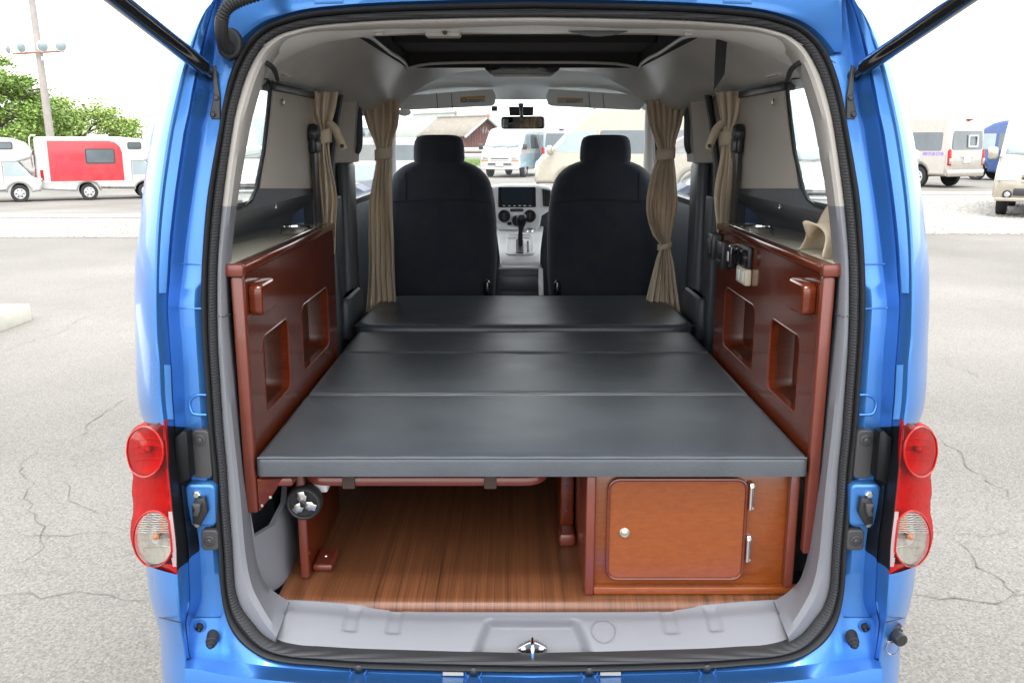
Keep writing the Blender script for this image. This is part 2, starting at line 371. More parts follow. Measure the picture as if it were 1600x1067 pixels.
# ================================================================== GROUND
def asphalt():
    m, t, b, o = newmat('weathered_light_asphalt')
    tc = nd(t, 'ShaderNodeTexCoord'); P = tc.outputs['Object']
    big = nd(t, 'ShaderNodeTexNoise', Scale=.35, Detail=4.); t.links.new(P, big.inputs['Vector'])
    fine = nd(t, 'ShaderNodeTexNoise', Scale=105., Detail=6., Roughness=.7); t.links.new(P, fine.inputs['Vector'])
    sp = nd(t, 'ShaderNodeTexVoronoi', Scale=135.); t.links.new(P, sp.inputs['Vector'])
    cr = nd(t, 'ShaderNodeValToRGB'); cr.color_ramp.elements[0].position = .28; cr.color_ramp.elements[1].position = .74
    cr.color_ramp.elements[0].color = (.118, .112, .103, 1); cr.color_ramp.elements[1].color = (.235, .226, .210, 1)
    t.links.new(fine.outputs[0], cr.inputs[0])
    c2 = nd(t, 'ShaderNodeMapRange'); c2.inputs[1].default_value = .3; c2.inputs[2].default_value = .7; c2.inputs[3].default_value = .76; c2.inputs[4].default_value = 1.16
    t.links.new(big.outputs[0], c2.inputs[0])
    mu = nd(t, 'ShaderNodeMixRGB', blend_type='MULTIPLY'); mu.inputs[0].default_value = 1; t.links.new(cr.outputs[0], mu.inputs[1]); t.links.new(c2.outputs[0], mu.inputs[2])
    st = nd(t, 'ShaderNodeValToRGB'); st.color_ramp.elements[0].position = .0; st.color_ramp.elements[1].position = .9
    st.color_ramp.elements[0].color = (.72, .715, .71, 1); st.color_ramp.elements[1].color = (1.25, 1.24, 1.22, 1); t.links.new(sp.outputs['Color'], st.inputs[0])
    mu2 = nd(t, 'ShaderNodeMixRGB', blend_type='MULTIPLY'); mu2.inputs[0].default_value = 1; t.links.new(mu.outputs[0], mu2.inputs[1]); t.links.new(st.outputs[0], mu2.inputs[2])
    # cracks: edges of large, warped cells, kept only in patches
    wn = nd(t, 'ShaderNodeTexNoise', Scale=2.2, Detail=5., Roughness=.65); t.links.new(P, wn.inputs['Vector'])
    vm = nd(t, 'ShaderNodeMixRGB', blend_type='LINEAR_LIGHT'); vm.inputs[0].default_value = .25; t.links.new(P, vm.inputs[1]); t.links.new(wn.outputs['Color'], vm.inputs[2])
    vo = nd(t, 'ShaderNodeTexVoronoi', Scale=.85, feature='DISTANCE_TO_EDGE'); t.links.new(vm.outputs[0], vo.inputs['Vector'])
    ck = nd(t, 'ShaderNodeMapRange'); ck.inputs[1].default_value = .001; ck.inputs[2].default_value = .0042; ck.inputs[3].default_value = .35; ck.inputs[4].default_value = 0
    t.links.new(vo.outputs['Distance'], ck.inputs[0])
    pm = nd(t, 'ShaderNodeTexNoise', Scale=.9, Detail=2.); t.links.new(P, pm.inputs['Vector'])
    pk = nd(t, 'ShaderNodeMapRange'); pk.inputs[1].default_value = .46; pk.inputs[2].default_value = .58; t.links.new(pm.outputs[0], pk.inputs[0])
    cm = nd(t, 'ShaderNodeMath', operation='MULTIPLY'); t.links.new(ck.outputs[0], cm.inputs[0]); t.links.new(pk.outputs[0], cm.inputs[1])
    mx = nd(t, 'ShaderNodeMixRGB'); mx.inputs[2].default_value = (.085, .078, .07, 1); t.links.new(cm.outputs[0], mx.inputs[0]); t.links.new(mu2.outputs[0], mx.inputs[1])
    t.links.new(mx.outputs[0], b.inputs['Base Color']); b.inputs['Roughness'].default_value = .9; b.inputs['Specular IOR Level'].default_value = .25
    bp = nd(t, 'ShaderNodeBump'); bp.inputs['Strength'].default_value = .5; bp.inputs['Distance'].default_value = .006
    t.links.new(fine.outputs[0], bp.inputs['Height']); t.links.new(bp.outputs[0], b.inputs['Normal'])
    return m
ASPH = asphalt()
def sheet(xs, ys, dz, name, m):
    mb = MB(); mb.loft([[(x, y, ground_z(x, y) + dz) for x in xs] for y in ys], False); return tag(mb.build(name, m), kind='structure')
gx = [-1500, -400, -150, -80, -50, -36, -28, -22] + [x * .75 for x in range(-26, 27)] + [22, 28, 40, 80, 150, 400, 1500]
gy = [-300, -60, -20, -8, -2, 2, 6, 9, 11] + [12 + i * .9 for i in range(27)] + [38, 44, 55, 80, 120, 200, 400, 900, 2500]
GROUND = sheet(gx, gy, 0, 'ground', ASPH)
_t = [tuple(UG(x, y)) for x, y in ((0, 372), (232, 368), (232, 330), (0, 334))]
GL = (14.2, 19.0); GR = (14.6, 25.0)
gm = GRAVELM
gbx = lambda a, b: [a + (b - a) * i / 24 for i in range(25)]
sheet(gbx(-22, -1.6), gbx(*GL), .005, 'gravel_bed', gm)
sheet(gbx(3.2, 26), gbx(*GR), .005, 'gravel_bed', gm)
BROWN = mat('brownish_old_asphalt', (.27, .225, .20), .9, var=(3, .15)); LINEW = mat('worn_white_paint', (.68, .67, .64), .8, var=(5, .2))
sheet(gbx(-30, -1.6), [19.6, 20.4, 21.2, 22.0], .005, 'worn_tarmac_band', BROWN)
sheet(gbx(-30, -1.6), [21.2, 21.45, 21.7], .009, 'painted_line', LINEW)
sheet(gbx(4.0, 30), [25.4, 26.2, 27.0], .005, 'worn_tarmac_band', BROWN)
def gravel(name, x0, x1, y0, y1, n, seed):
    r = random.Random(seed); V = []; F = []
    for i in range(n):
        y = y0 + (y1 - y0) * r.random() ** 1.25; x = x0 + (x1 - x0) * r.random(); s = r.uniform(.008, .026); z = ground_z(x, y) + .006
        a = r.uniform(0, 6.28); k = len(V)
        ca, sa = math.cos(a) * s, math.sin(a) * s; q = r.uniform(.5, 1.)
        V += [(x + ca, y + sa, z), (x - sa * q, y + ca * q, z), (x - ca, y - sa, z), (x + sa * q, y - ca * q, z), (x + r.uniform(-.3, .3) * s, y + r.uniform(-.3, .3) * s, z + s * r.uniform(.5, 1.))]
        F += [(k, k+1, k+4), (k+1, k+2, k+4), (k+2, k+3, k+4), (k+3, k, k+4)]
    me = bpy.data.meshes.new(name); me.from_pydata(V, [], F); me.materials.append(GRAVELM)
    o = bpy.data.objects.new(name, me); COL.objects.link(o); return o
tag(gravel('gravel', -13, -3.2, GL[0] - .15, GL[1] + .1, 26000, 1), 'pale loose gravel strip left of the blue van', 'gravel', kind='stuff')
tag(gravel('gravel', 5.5, 17, GR[0] - .15, GR[1] + .1, 26000, 2), 'pale loose gravel strip right of the blue van', 'gravel', kind='stuff')
CRACKM = mat('dirt_filled_crack', (.105, .097, .087), .95, var=(40, .4))
def crack(pts, w0, seed):
    r = random.Random(seed); P = [UG(*p) for p in pts]; Q = []
    for a_, b_ in zip(P[:-1], P[1:]):
        n = max(3, int((b_ - a_).length / .05))
        for i in range(n): Q.append(a_.lerp(b_, i / n))
    Q.append(P[-1]); L_ = []; R_ = []; off = 0.
    for i, q_ in enumerate(Q):
        d = (Q[min(i + 1, len(Q) - 1)] - Q[max(i - 1, 0)]); nn = Vector((-d.y, d.x, 0)); nn = nn.normalized() if nn.length > 1e-6 else Vector((1, 0, 0))
        off = off * .65 + r.uniform(-.030, .030); wd = w0 * .6 * r.uniform(.25, 1.2) * min(1, .15 + i / 6, .15 + (len(Q) - 1 - i) / 6); c_ = q_ + nn * off + Vector((0, 0, .004))
        L_.append(c_ + nn * wd); R_.append(c_ - nn * wd)
    MB().loft([[a_, b_] for a_, b_ in zip(L_, R_)], False).build('pavement_crack', CRACKM, GROUND, smooth=False)
for i, (w0, pts) in enumerate(((.005, ((54, 486), (120, 484), (174, 483))), (.004, ((0, 553), (30, 540), (79, 525), (124, 502), (165, 487))), (.005, ((34, 669), (71, 664), (101, 667))),
        (.005, ((97, 697), (150, 660), (187, 634), (212, 620))), (.004, ((124, 622), (170, 618), (210, 619))), (.006, ((0, 979), (120, 982), (250, 978))), (.004, ((0, 834), (90, 835), (200, 832))), (.004, ((60, 700), (40, 760), (70, 832), (30, 900))), (.003, ((80, 740), (140, 790), (200, 806))),
        (.004, ((1460, 824), (1488, 836), (1560, 836), (1600, 834))), (.005, ((1478, 836), (1516, 876), (1552, 912), (1576, 940), (1600, 944))), (.007, ((1405, 988), (1460, 992), (1540, 991), (1600, 993))),
        (.005, ((1464, 680), (1512, 716), (1560, 760), (1600, 788))), (.004, ((1456, 788), (1500, 789), (1560, 796))), (.004, ((1460, 744), (1512, 745))), (.004, ((1450, 424), (1510, 420), (1600, 424))), (.003, ((1470, 560), (1530, 590), (1600, 600))))): crack(pts, w0, i)
kb = MB(); kb.box((-6.4, 3.6, -.05), (-4.11, 7.46, .135), 0, .012)
tag(kb.build('concrete_kerb_block', CONC), 'low pale concrete block on the asphalt at left edge', 'kerb')

# ================================================================== BLUE CAMPER VAN
van = thing('camper_van', 'blue metallic camper van seen from behind with open tailgate', 'van', (0, 3.8, 0))
Ys = pch([-40, 0, 100, 200, 300, 400, 550, 700, 900, 1046, 1120], [1.815, 1.80, 1.765, 1.732, 1.705, 1.685, 1.665, 1.65, 1.62, 1.60, 1.59])
O_ = [(833,1046),(724,1045),(630,1043),(555,1040.5),(500,1036),(453,1032),(416,1024.5),(391,1011),(372.5,994.5),(359,972),(351,945),(346,911),(343,864),(337.5,787),(334,731),(328,675),(323,600),(318,531),(316,465),(318,400),(324,322),(332,267),(344,200),(350,163),(359,124),(372.5,88),(389,64),(410,45),(434,33),(475,21),(525,15),(600,10),(700,6.7),(826,4)]
I_ = [(833,1026),(724,1023.6),(632,1021),(560,1018.5),(506,1015),(462,1012),(430,1004),(409,991),(391,970),(377,951),(369,930),(365,907),(362,855),(356,780),(353,728),(348,675),(343,600),(339,531),(338,465),(339.5,400),(346,322),(353,267),(363,200),(370,165),(382,124),(394,97),(408,75),(428,58),(450,49),(485,41),(535,35.5),(605,31),(702,28),(826,26)]
T1_ = [None]*6 + [(436,985),(424,968),(410,945),(398,922),(391,900),(387,880),(383,850),(377,780),(372,729),(366,675),(359,600),(354,531),(352,465),(353,400),(362,322),(369,267),(379,200),(388,165),(400,126),(412,98),(422,82),(440,66),(460,57),(492,50),(540,46),(608,42),(703,40),(826,38)]
T2_ = [None]*6 + [(452,939),(437,930),(424,920),(412,907),(405,890),(400,872),(396,846),(388,780),(382,730),(378,675),(373,600),(367,531),(362,465),(362,400),(370,322),(379,267),(391,200),(400,165),(413,122),(424,103),(433,88),(449,72),(467,63),(497,56),(545,53),(612,50),(706,49),(826,47)]
def wl(pts, dy): return [UY(x, y, Ys(y) + dy) for x, y in pts]
Ow = crom(wl(O_, 0), 4); Iw = crom(wl(I_, 0), 4)
Ow[0].x = Iw[0].x = 0; Ow[-1].x = Iw[-1].x = 0
def loop(h): return h + mirx(h[1:-1][::-1])
# --- weatherstrip
def seal(prof, a0=None):
    Lo, Li = loop(Ow), loop(Iw); rings = []
    for o, i in zip(Lo, Li):
        a = i - o; rings.append([o + a * u + Vector((0, -d, 0)) for u, d in prof])
    return rings
s1 = MB().loft(seal([(-.06, -.012), (-.02, .006), (.10, .015), (.26, .018), (.40, .013), (.46, .002), (.46, -.012)]), True, wrap=True)
ws = s1.build('weatherstrip', RUBBER, van, ang=50)
s2 = MB().loft(seal([(.45, -.012), (.47, .003), (.56, .014), (.74, .018), (.92, .014), (1.03, .002), (1.05, -.012)]), True, wrap=True)
s2.build('ribbed_lip', RIBS, ws, ang=50)
# --- pillar and header trim
def seg(pts, a, b, dy, sy=None):
    return crom([UY(x, y, Ys(y) + dy) for x, y in pts[a:b + 1]], 4)
def trim(a, b, name, m):
    i_ = seg(I_, a, b, .004); t1 = seg(T1_, a, b, .004); t2 = seg(T2_, a, b, .075); t3 = seg(T2_, a, b, .13)
    rings = []
    for p, q, r_, u in zip(i_, t1, t2, t3):
        bulge = Vector((0, -.012, 0))
        out = r_ + Vector((r_.x * .05, .06, .0)) if r_.z > .66 else r_ + Vector((r_.x * .05, .05, -.04))
        rings.append([p + Vector((-(p.x) * 0, .02, 0)), p, p.lerp(q, .35) + bulge * .8, p.lerp(q, .75) + bulge, q + bulge * .35, q.lerp(r_, .5), r_, out])
    if b == 33:
        for r_ in rings[-1:]:
            for p in r_: p.x = 0
    mb = MB().loft(rings, False)
    return both(mb, name, m, van)
trim(6, 20, 'pillar_trim', GREYTRIM)
for o in trim(20, 25, 'upper_pillar_trim', BEIGETRIM): lab(o, 'warm beige upper pillar trim')
trim(25, 33, 'header_trim', BEIGETRIM)
# dark strap of rubber where the upper pillar trim meets the header
mb = MB(); pts = pxo([(396, 99), (405, 96), (415, 99), (421, 108), (419, 122)], 1.775)
for i, p in enumerate(pts): p.y += .004 * i * i
mb.tube(crom(pts, 4), .0055, 8); both(mb, 'trim_joint_band', BLACK, van)
# joint line across the lower pillar trim
mb = MB(); mb.tube([UY(339, 494, Ys(494) - .006), UY(352, 494, Ys(494) - .007), UY(356, 493, Ys(493)+.004), UY(364, 489, Ys(489) + .074)], .0012, 5); both(mb, 'trim_joint', DARKTRIM2, van)
# --- body pillar: seal -> B1 face -> channel wall -> B2 edge
B1 = pch([-30, 0, 43, 75, 120, 178, 199, 209, 247, 299, 346, 400, 428, 481, 531, 587, 600, 666, 700, 750, 800, 862, 930, 958, 972, 1000, 1028, 1043],
         [345, 342, 337, 333, 327, 320, 313, 312, 307, 299, 292, 285, 282.5, 277, 281, 284, 284.5, 288, 291, 296, 301, 309, 312, 304, 297, 298, 303, 320])
B2 = pch([-30, 2, 17, 36, 71, 99, 142, 199, 237, 303, 359, 400, 456, 522, 569, 619, 662, 787, 855, 896, 972, 1017, 1043, 1110],
         [345, 334, 322, 312.5, 299, 290, 279, 266.5, 260, 251, 246, 244, 243, 244, 248, 250, 255, 268, 275, 276, 282.5, 290, 292, 294])
B3 = pch([-30, 0, 19, 54, 84, 127, 199, 228, 294, 359, 400, 450, 475, 531, 587, 628, 654, 662, 892, 921, 949, 975, 989, 1026, 1066, 1120],
         [330, 312, 299, 282, 269, 256, 239, 233, 224, 217, 212, 210, 210, 211.5, 213, 216, 222, 226, 228, 231, 238, 246, 250, 251.5, 254, 266])
SO = pch([p[1] for p in O_[::-1][8:] if p[1] < 1033], [p[0] for p in O_[::-1][8:] if p[1] < 1033])
def SOx(py): return SO(py) if py > 33 else 434 + (33 - py) * 6
def pillar_rows(rows):
    rings = []; mid = []
    for py in rows:
        y0 = Ys(py); b1, b2 = B1(py), B2(py); so = min(SOx(py) + 9, b1 + 90) if py > 50 else b1 + 80
        st = -.010 * sstep(415, 482, py) + .010 * sstep(850, 935, py)          # press step in the face
        d2 = .074 * sstep(-30, 60, py) * (1 - .55 * sstep(930, 1040, py))
        f = [UY(so, py, y0 + .012), UY(b1 + (so - b1) * .55, py, y0 + .004 + st), UY(b1 + 3, py, y0 + .004 + st), UY(b1 - .5, py, y0 - .002 + st)]
        for k, e in ((.30, .30), (.42, .50), (.47, .46), (.80, .84), (.96, .985), (1., 1.0)):
            f.append(UY(b1 + (b2 - b1) * k, py, y0 - d2 * e + st * (1 - e)))
        rings.append(f)
    return rings
rows_u = [-30 + i * 11.5 for i in range(61)]
rows_u = [r for r in rows_u if r < 664] + [664]
rows_l = [664 + i * 9.2 for i in range(26)] + [900 + i * 8 for i in range(17)]
both(MB().loft(pillar_rows(rows_u), False), 'rear_pillar', BLUE, van, ang=30)
def weld(o, d=1e-4):
    bm = bmesh.new(); bm.from_mesh(o.data); bmesh.ops.remove_doubles(bm, verts=bm.verts[:], dist=d); bmesh.ops.recalc_face_normals(bm, faces=bm.faces[:]); bm.to_mesh(o.data); bm.free()
    o.data.set_sharp_from_angle(angle=R(30)); return o
both(MB().loft(pillar_rows(rows_l), False), 'lower_rear_pillar', BLUE, van, ang=30)
cache = {}
def prow(py):
    k = round(py, 2)
    if k not in cache: cache[k] = pillar_rows([py])[0]
    return cache[k]
ends = [858, 862, 868, 873, 877, 884, 890, 893]; js = [2, 3, 4, 5, 6, 7, 8, 9]
tops = [667, 666.5, 666, 665.6, 665.2, 664.8, 664.4, 664]
both(MB().loft([[prow(t0 + (e - t0) * i / 24)[j] + Vector((.0008, -.0016, 0)) for j, e, t0 in zip(js, ends, tops)] for i in range(25)], False), 'lamp_recess_lining', NAVY, van, ang=30)
# seam lines pressed across the pillar face
for yy in (413, 482):
    mb = MB(); mb.tube([UY(x, yy + (x - 300) * (.03), Ys(yy) - .0005 - .010 * sstep(415, 482, yy)) for x in (284 if yy < 450 else 279, 295, 308, 320)], .0012, 5); both(mb, 'pressed_seam', BLUE, van)
# --- outer skin of the corner, upper and lower
def side_x(z): return -.845 + .26 * max(0, z - 1.12) ** 1.15 + .10 * max(0, .55 - z)
def skin(rows, dB2, ymid, yout, low=False):
    rings = []
    for py in rows:
        y0 = Ys(py); b2, b3 = B2(py), B3(py); low_ = 14 * (1 - sstep(896, 960, py)) if low else 0
        yb = y0 - .074 * sstep(-30, 60, py) * (1 - .55 * sstep(930, 1040, py)); k = sstep(-30, 60, py)
        f = [UY(b2 + (b3 - b2) * k_, py - low_ * k_ ** 1.2, yb + d_) for k_, d_ in ((0, 0), (.06, -.001), (.38, .014), (.68, .045), (.90, .095), (1, .175))]
        e = f[-1]; X = min(e.x - .012, side_x(e.z) + .01)
        f += [Vector(((e.x * .6 + X * .4), e.y + .05, e.z)), Vector((X, e.y + (.13 if e.z < 1.27 else .06), e.z))]
        rings.append(f)
    return rings
both(MB().loft(skin(rows_u, 0, 0, 0), False), 'rear_quarter_skin', BLUE, van, ang=50)
rows_k = [897 + i * 8 for i in range(28)]
both(MB().loft(skin(rows_k, 0, 0, 0, True), False), 'bumper_corner', BLUE, van, ang=50)
# bumper corner cut line
mb = MB(); mb.tube([UY(B2(972) + (B3(972) - B2(972)) * k, 972 - 9 * k, Ys(972) - .074 + [0, .014, .045, .095, .17][i] - .001) for i, k in enumerate((0.02, .38, .68, .9, .99))], .0012, 5)
both(mb, 'bumper_seam', NAVY, van)
# --- rear face below the seal and the bumper top
xb = [303, 318, 350, 420, 500, 600, 720, 833]
seal_y = pch([303, 345, 353, 372, 391, 416, 453, 500, 555, 630, 724, 833], [905, 905, 953, 994, 1011, 1024, 1032, 1036, 1040.5, 1043, 1045, 1046])
lb = pch([303, 318, 350, 420, 500, 600, 833], [1028, 1030, 1034, 1042, 1049, 1054, 1060])
fe = pch([303, 318, 350, 420, 500, 600, 833], [1044, 1047, 1054, 1062, 1069, 1074, 1080])
rings = []
for i in range(60):
    x = 289 + (833 - 289) * i / 59
    sy = seal_y(x) - 9 if x > 353 else 965; sy = min(sy, lb(x) - 6)
    a = UY(x, sy, 1.612); b_ = UY(x, lb(x) - 2, 1.592); c_ = UY(x, lb(x), 1.586)
    d_ = UY(x, fe(x) - 3, 1.505); e_ = UY(x, fe(x), 1.488)
    rings.append([a, a.lerp(b_, .5), b_, c_, c_.lerp(d_, .5) + Vector((0, 0, -.002)), d_, e_, e_ + Vector((0, -.012, -.05)), e_ + Vector((0, .0, -.16)), e_ + Vector((0, .06, -.22))])
    if i == 59:
        for p in rings[-1]: p.x = 0
both(MB().loft(rings, False), 'rear_bumper', BLUE, van, ang=30)
# --- bumper clips, stickers
for x, y in ((560, 1044.5), (740, 1049), (921, 1049), (1105, 1044)):
    p = UY(x, y, 1.588); mb = MB(); mb.lathe(p + Vector((0, .004, 0)), (0, -1, 0), [(.0095, 0), (.0095, .006), (.006, .009), (0, .010)], 14)
    c = mb.build('bumper_clip', BLACK, van)
    mb = MB(); q = [p + Vector((.0165 * math.cos(a), -.001, .0165 * math.sin(a) * .9)) for a in [math.pi + math.pi * i / 14 for i in range(15)]]
    q = [q[0] + Vector((0, 0, .003))] + q + [q[-1] + Vector((0, 0, .003))]
    mb.tube(q, .0012, 6); mb.build('clip_rim', BLUE, c)
for x0, x1 in ((692, 724), (938, 970)):
    mb = MB(); mb.prism(pxo([(x0, 1046), (x1, 1046), (x1, 1055), (x0, 1055)], 1.5865), (0, .003, 0)); mb.build('sticker', PAPER, van)
# --- rubber stops and plugs beside the opening
def stop(px, py, r, l, mir, name='rubber_stop'):
    p = UY(px, py, Ys(py) - .004); mb = MB()
    mb.lathe(p, Vector((.12, -1, -.18)), [(r * 1.05, -.01), (r * 1.05, .004), (r, .006), (r, l * .7), (r * .82, l * .74), (r * .80, l), (r * .5, l + .001), (r * .45, l + .006), (0, l + .008)], 18)
    (mb.mirror() if mir else mb).build(name, RUBBER, van)
for mir in (0, 1):
    stop(333, 993, .0115, .026, mir); stop(312, 979, .0065, .004, mir, 'rubber_plug')
    mb = MB(); c = UY(312, 979, Ys(979) - .004); mb.tube([c + Vector((.011 * math.cos(a), -.0005, .011 * math.sin(a))) for a in [i * math.pi / 12 for i in range(24)]], .0012, 5, closed=True)
    (mb.mirror() if mir else mb).build('plug_rim', BLUE, van)
# --- black damper plates and striker brackets on the rear pillar
def pxplate(pts, Y, d, bev): return MB().prism(pxo(pts, Y), (0, d, 0), 0, bev)
def rpx(x0, y0, x1, y1, r, sk=0): return [(x + sk * (y - y0) / (y1 - y0), y) for x, y in rrect(x0, y0, x1, y1, r, 4)]
for mir in (0, 1):
    F = (lambda m: m.mirror()) if mir else (lambda m: m)
    yp = Ys(700) - .022
    p = F(pxplate(rpx(297, 672, 325, 748, 7, 7), yp, .022, .003)).build('damper_plate', PLATE, van)
    mb = MB(); mb.lathe(UY(312, 688, yp), (0, -1, 0), [(.0115, -.004), (.0115, .0015), (.0095, .0022), (.0085, -.001), (.0055, -.001), (.0055, .002), (.003, .003), (0, .003)], 20); F(mb).build('bolt', PLATE, p)
    p = F(pxplate(rpx(313, 828, 340, 860, 6, 2), Ys(840) - .02, .02, .003)).build('damper_plate', PLATE, van)
    mb = MB(); mb.lathe(UY(327, 845, Ys(840) - .02), (0, -1, 0), [(.011, -.004), (.011, .0015), (.009, .0022), (.008, -.001), (.005, -.001), (.005, .002), (.003, .003), (0, .003)], 20); F(mb).build('bolt', PLATE, p)
    # textured wedge in the dark lamp recess
    F(MB().prism(pxo([(272, 684), (286, 673), (292, 676), (297, 748), (279, 757), (274, 735)], Ys(700) - .052), (0, .03, 0), 0, .004)).build('recess_wedge', NAVY, van)
    br = F(pxplate(rpx(288, 756, 336, 823, 9, 2), Ys(790) - .024, .03, .006)).build('striker_bracket', BLUE, van)
    F(MB().prism(pxo([(299, 792), (303, 781), (320, 777), (324, 800), (312, 822), (300, 818)], Ys(790) - .036), (0, .012, 0), 0, .004)).build('striker', BLACK, br)
    F(MB().prism(pxo([(299, 788), (313, 788), (312, 800), (308, 808), (300, 806), (303, 798)], Ys(790) - .046), (0, .012, 0), 0, .003)).build('striker_pawl', PLATE, br)
    for q in ((308, 772), (309, 818)):
        mb = MB(); mb.lathe(UY(*q, Ys(790) - .024), (0, -1, 0), [(.0075, 0), (.0075, .004), (.0055, .006), (0, .006)], 6); F(mb).build('bolt', STEEL, br)
    # embossed rings pressed into the pillar
    e = [(323, 617), (310, 617), (301, 621), (296, 629), (298, 640), (304, 647), (323, 648)]
    mb = MB(); mb.tube(crom([UY(x, y, Ys(y) - .008) for x, y in e], 4), .0028, 8); F(mb).build('pressed_rib', BLUE, van)
    for e in ([(284, 893), (290, 898), (291, 907), (286, 914), (280, 917)], [(281, 942), (291, 938), (294, 944), (291, 955), (285, 962)]):
        mb = MB(); mb.tube(crom([UY(x, y, Ys(y) - .036) for x, y in e], 4), .003, 8); F(mb).build('pressed_rib', BLUE, van)
    # flange tabs standing along the channel
    for y0, y1, k in ((-10, 458, .80), (570, 655, .74)):
        mb = MB(); q = []
        for i in range(16):
            py = y0 + (y1 - y0) * i / 15; b1, b2 = B1(py), B2(py)
            q.append([UY(b1 + (b2 - b1) * (k - .28), py, Ys(py) - .074 * (k - .16)), UY(b1 + (b2 - b1) * (k - .26), py, Ys(py) - .074 * (k - .10) - .004), UY(b1 + (b2 - b1) * k, py, Ys(py) - .074 * k - .006), UY(b1 + (b2 - b1) * (k + .12), py, Ys(py) - .074 * (k + .12) + .001)])
        mb.loft(q, False); F(mb).build('channel_flange', BLUE, van)
    # stays
    a = UY(333, 118, 1.76); b_ = UY(185, 0, 1.35); dr = (b_ - a).normalized()
    g = MB(); g.tube([a + dr * .02, a + dr * .06, a + dr * .062, a + dr * .62], [.0085, .009, .0145, .0145], 16)
    st = F(g).build('gas_stay', GLOSSBLACK, van)
    g = MB(); g.lathe(a - dr * .004, dr, [(.004, -.002), (.011, .0), (.012, .012), (.0085, .024), (0, .026)], 14); F(g).build('ball_joint', BLACK, st)
    g = MB(); g.prism(pxo([(330, 104), (336, 102), (338, 118), (343, 148), (344, 186), (331, 187), (327, 180), (333, 150), (335, 122)], 1.737), (0, .008, 0), 0, .002)
    bk = F(g).build('stay_bracket', PLATE, van)
    for q in ((338, 153), (333, 179)):
        g = MB(); g.lathe(UY(*q, 1.737), (0, -1, 0), [(.0055, 0), (.0055, .003), (.004, .0045), (0, .0045)], 6); F(g).build('bolt', PLATE, bk)
    # hinges on the header
    F(MB().prism(pxo([(492, -6), (535, -6), (537, 6), (490, 8)], 1.79), (0, .05, 0), 0, .003)).build('tailgate_hinge', BLUE, van)
    # tail lamp
    xin = pch([655, 666, 787, 799, 855, 898], [257, 258, 268, 269, 275, 277])
    xout = pch([655, 660, 666, 676, 690, 705, 720, 735, 745, 752, 770, 785, 800, 815, 833, 850, 865, 880, 892, 898], [233, 224, 213, 204, 199, 197.5, 200, 205, 208, 207, 206, 208, 208, 205, 203.5, 206, 212, 224, 245, 270])
    def lens(px, py, off=0.):
        a_, b2 = xin(py), xout(py); k = (a_ - px) / max(1, a_ - b2)
        dome = .010 * math.exp(-(((px - 226) / 26) ** 2 + ((py - 706) / 36) ** 2) * 1.2) + .010 * math.exp(-(((px - 240) / 30) ** 2 + ((py - 842) / 42) ** 2) * 1.2)
        return UY(px, py, Ys(py) - .074 - dome - off + .13 * max(0, k) ** 2.2)
    qf = []
    for p in [652 + 8 * i for i in range(33)]:
        e = UY(B3(p), p, Ys(p) - .074 + .175); X = min(e.x - .012, side_x(e.z) + .01); lo_ = lens(xout(min(max(p, 657), 897)), p)
        qf.append([lo_ + Vector((.010, .006, 0)), lo_.lerp(e, .5) + Vector((.006, .012, 0)), e + Vector((.006, .004, 0)), Vector((e.x * .6 + X * .4 + .004, e.y + .05, e.z)), Vector((X + .003, e.y + .128, e.z))])
    F(MB().loft(qf, False)).build('lamp_side_panel', BLUE, van, ang=50)
    EU, EL = (226, 706, 29, 39), (240, 842, 31, 43)
    def inel(e, x, y, g=1.): return ((x - e[0]) / (e[2] * g)) ** 2 + ((y - e[1]) / (e[3] * g)) ** 2 < 1
    rows = [657 + i * 2 for i in range(121)]; ks = [i / 30 for i in range(31)]
    L = MB()
    for i in range(len(rows) - 1):
        for j in range(30):
            q = [(rows[i], ks[j]), (rows[i], ks[j + 1]), (rows[i + 1], ks[j + 1]), (rows[i + 1], ks[j])]
            pp = [(xin(y) + (xout(y) - xin(y)) * k, y) for y, k in q]; cx_, cy0 = sum(p[0] for p in pp) / 4, sum(p[1] for p in pp) / 4
            L.add([lens(x, y) for x, y in pp], [(0, 1, 2, 3)], 1 if inel(EL, cx_, cy0) and cx_ < xin(cy0) - 7 else (2 if cy0 > 798 and cx_ >= xin(cy0) - 7 and cy0 < 886 else (3 if cy0 > 880 or cx_ > xin(cy0) - 3 else 0)))
    lamp = weld(F(L).build('tail_lamp', [REDSHELL, CLEARSHELL, PINKL, RED], van, ang=60)); lamp.data.set_sharp_from_angle(angle=R(60))
    # closed housing behind the lens
    H_ = MB().loft([[lens(xin(p) + (xout(p) - xin(p)) * .03, p) + Vector((0, .002, 0))] + [lens(xin(p) + (xout(p) - xin(p)) * k, p) + Vector((.002, .036 - .020 * k, 0)) for k in (.04, .2, .4, .6, .8, .95)] + [lens(xout(p), p) + Vector((.0016, .003, 0))] for p in rows[::3]], False)
    g = MB(); g.loft([[lens(xin(p), p) + Vector((.0002, -.0002, 0)), lens(xin(p), p) + Vector((.0008, .010, 0)), lens(xin(p), p) + Vector((-.004, .03, 0))] for p in rows[::3]], False); F(g).build('lamp_side', RED, lamp)
    F(H_).build('lamp_housing', LAMPBACK, lamp, ang=50)
    for p_ in (rows[0], rows[-1]):
        g = MB(); o_ = [lens(xin(p_) + (xout(p_) - xin(p_)) * k, p_) for k in (0, .25, .5, .75, 1)]; g.add(o_ + [q_ + Vector((.004, .045, 0)) for q_ in o_[::-1]], [list(range(10))]); F(g).build('lamp_end', RED, lamp)
    def ell(e, k=1., off=0., n=44):
        res = []
        for i in range(n):
            an = 2 * math.pi * i / n; y = e[1] + e[3] * k * math.sin(an); x = min(max(e[0] + e[2] * k * math.cos(an), xout(y) + 1.0), xin(y) - (2 if e is EU else 7)); res.append(lens(x, y, off))
        return res
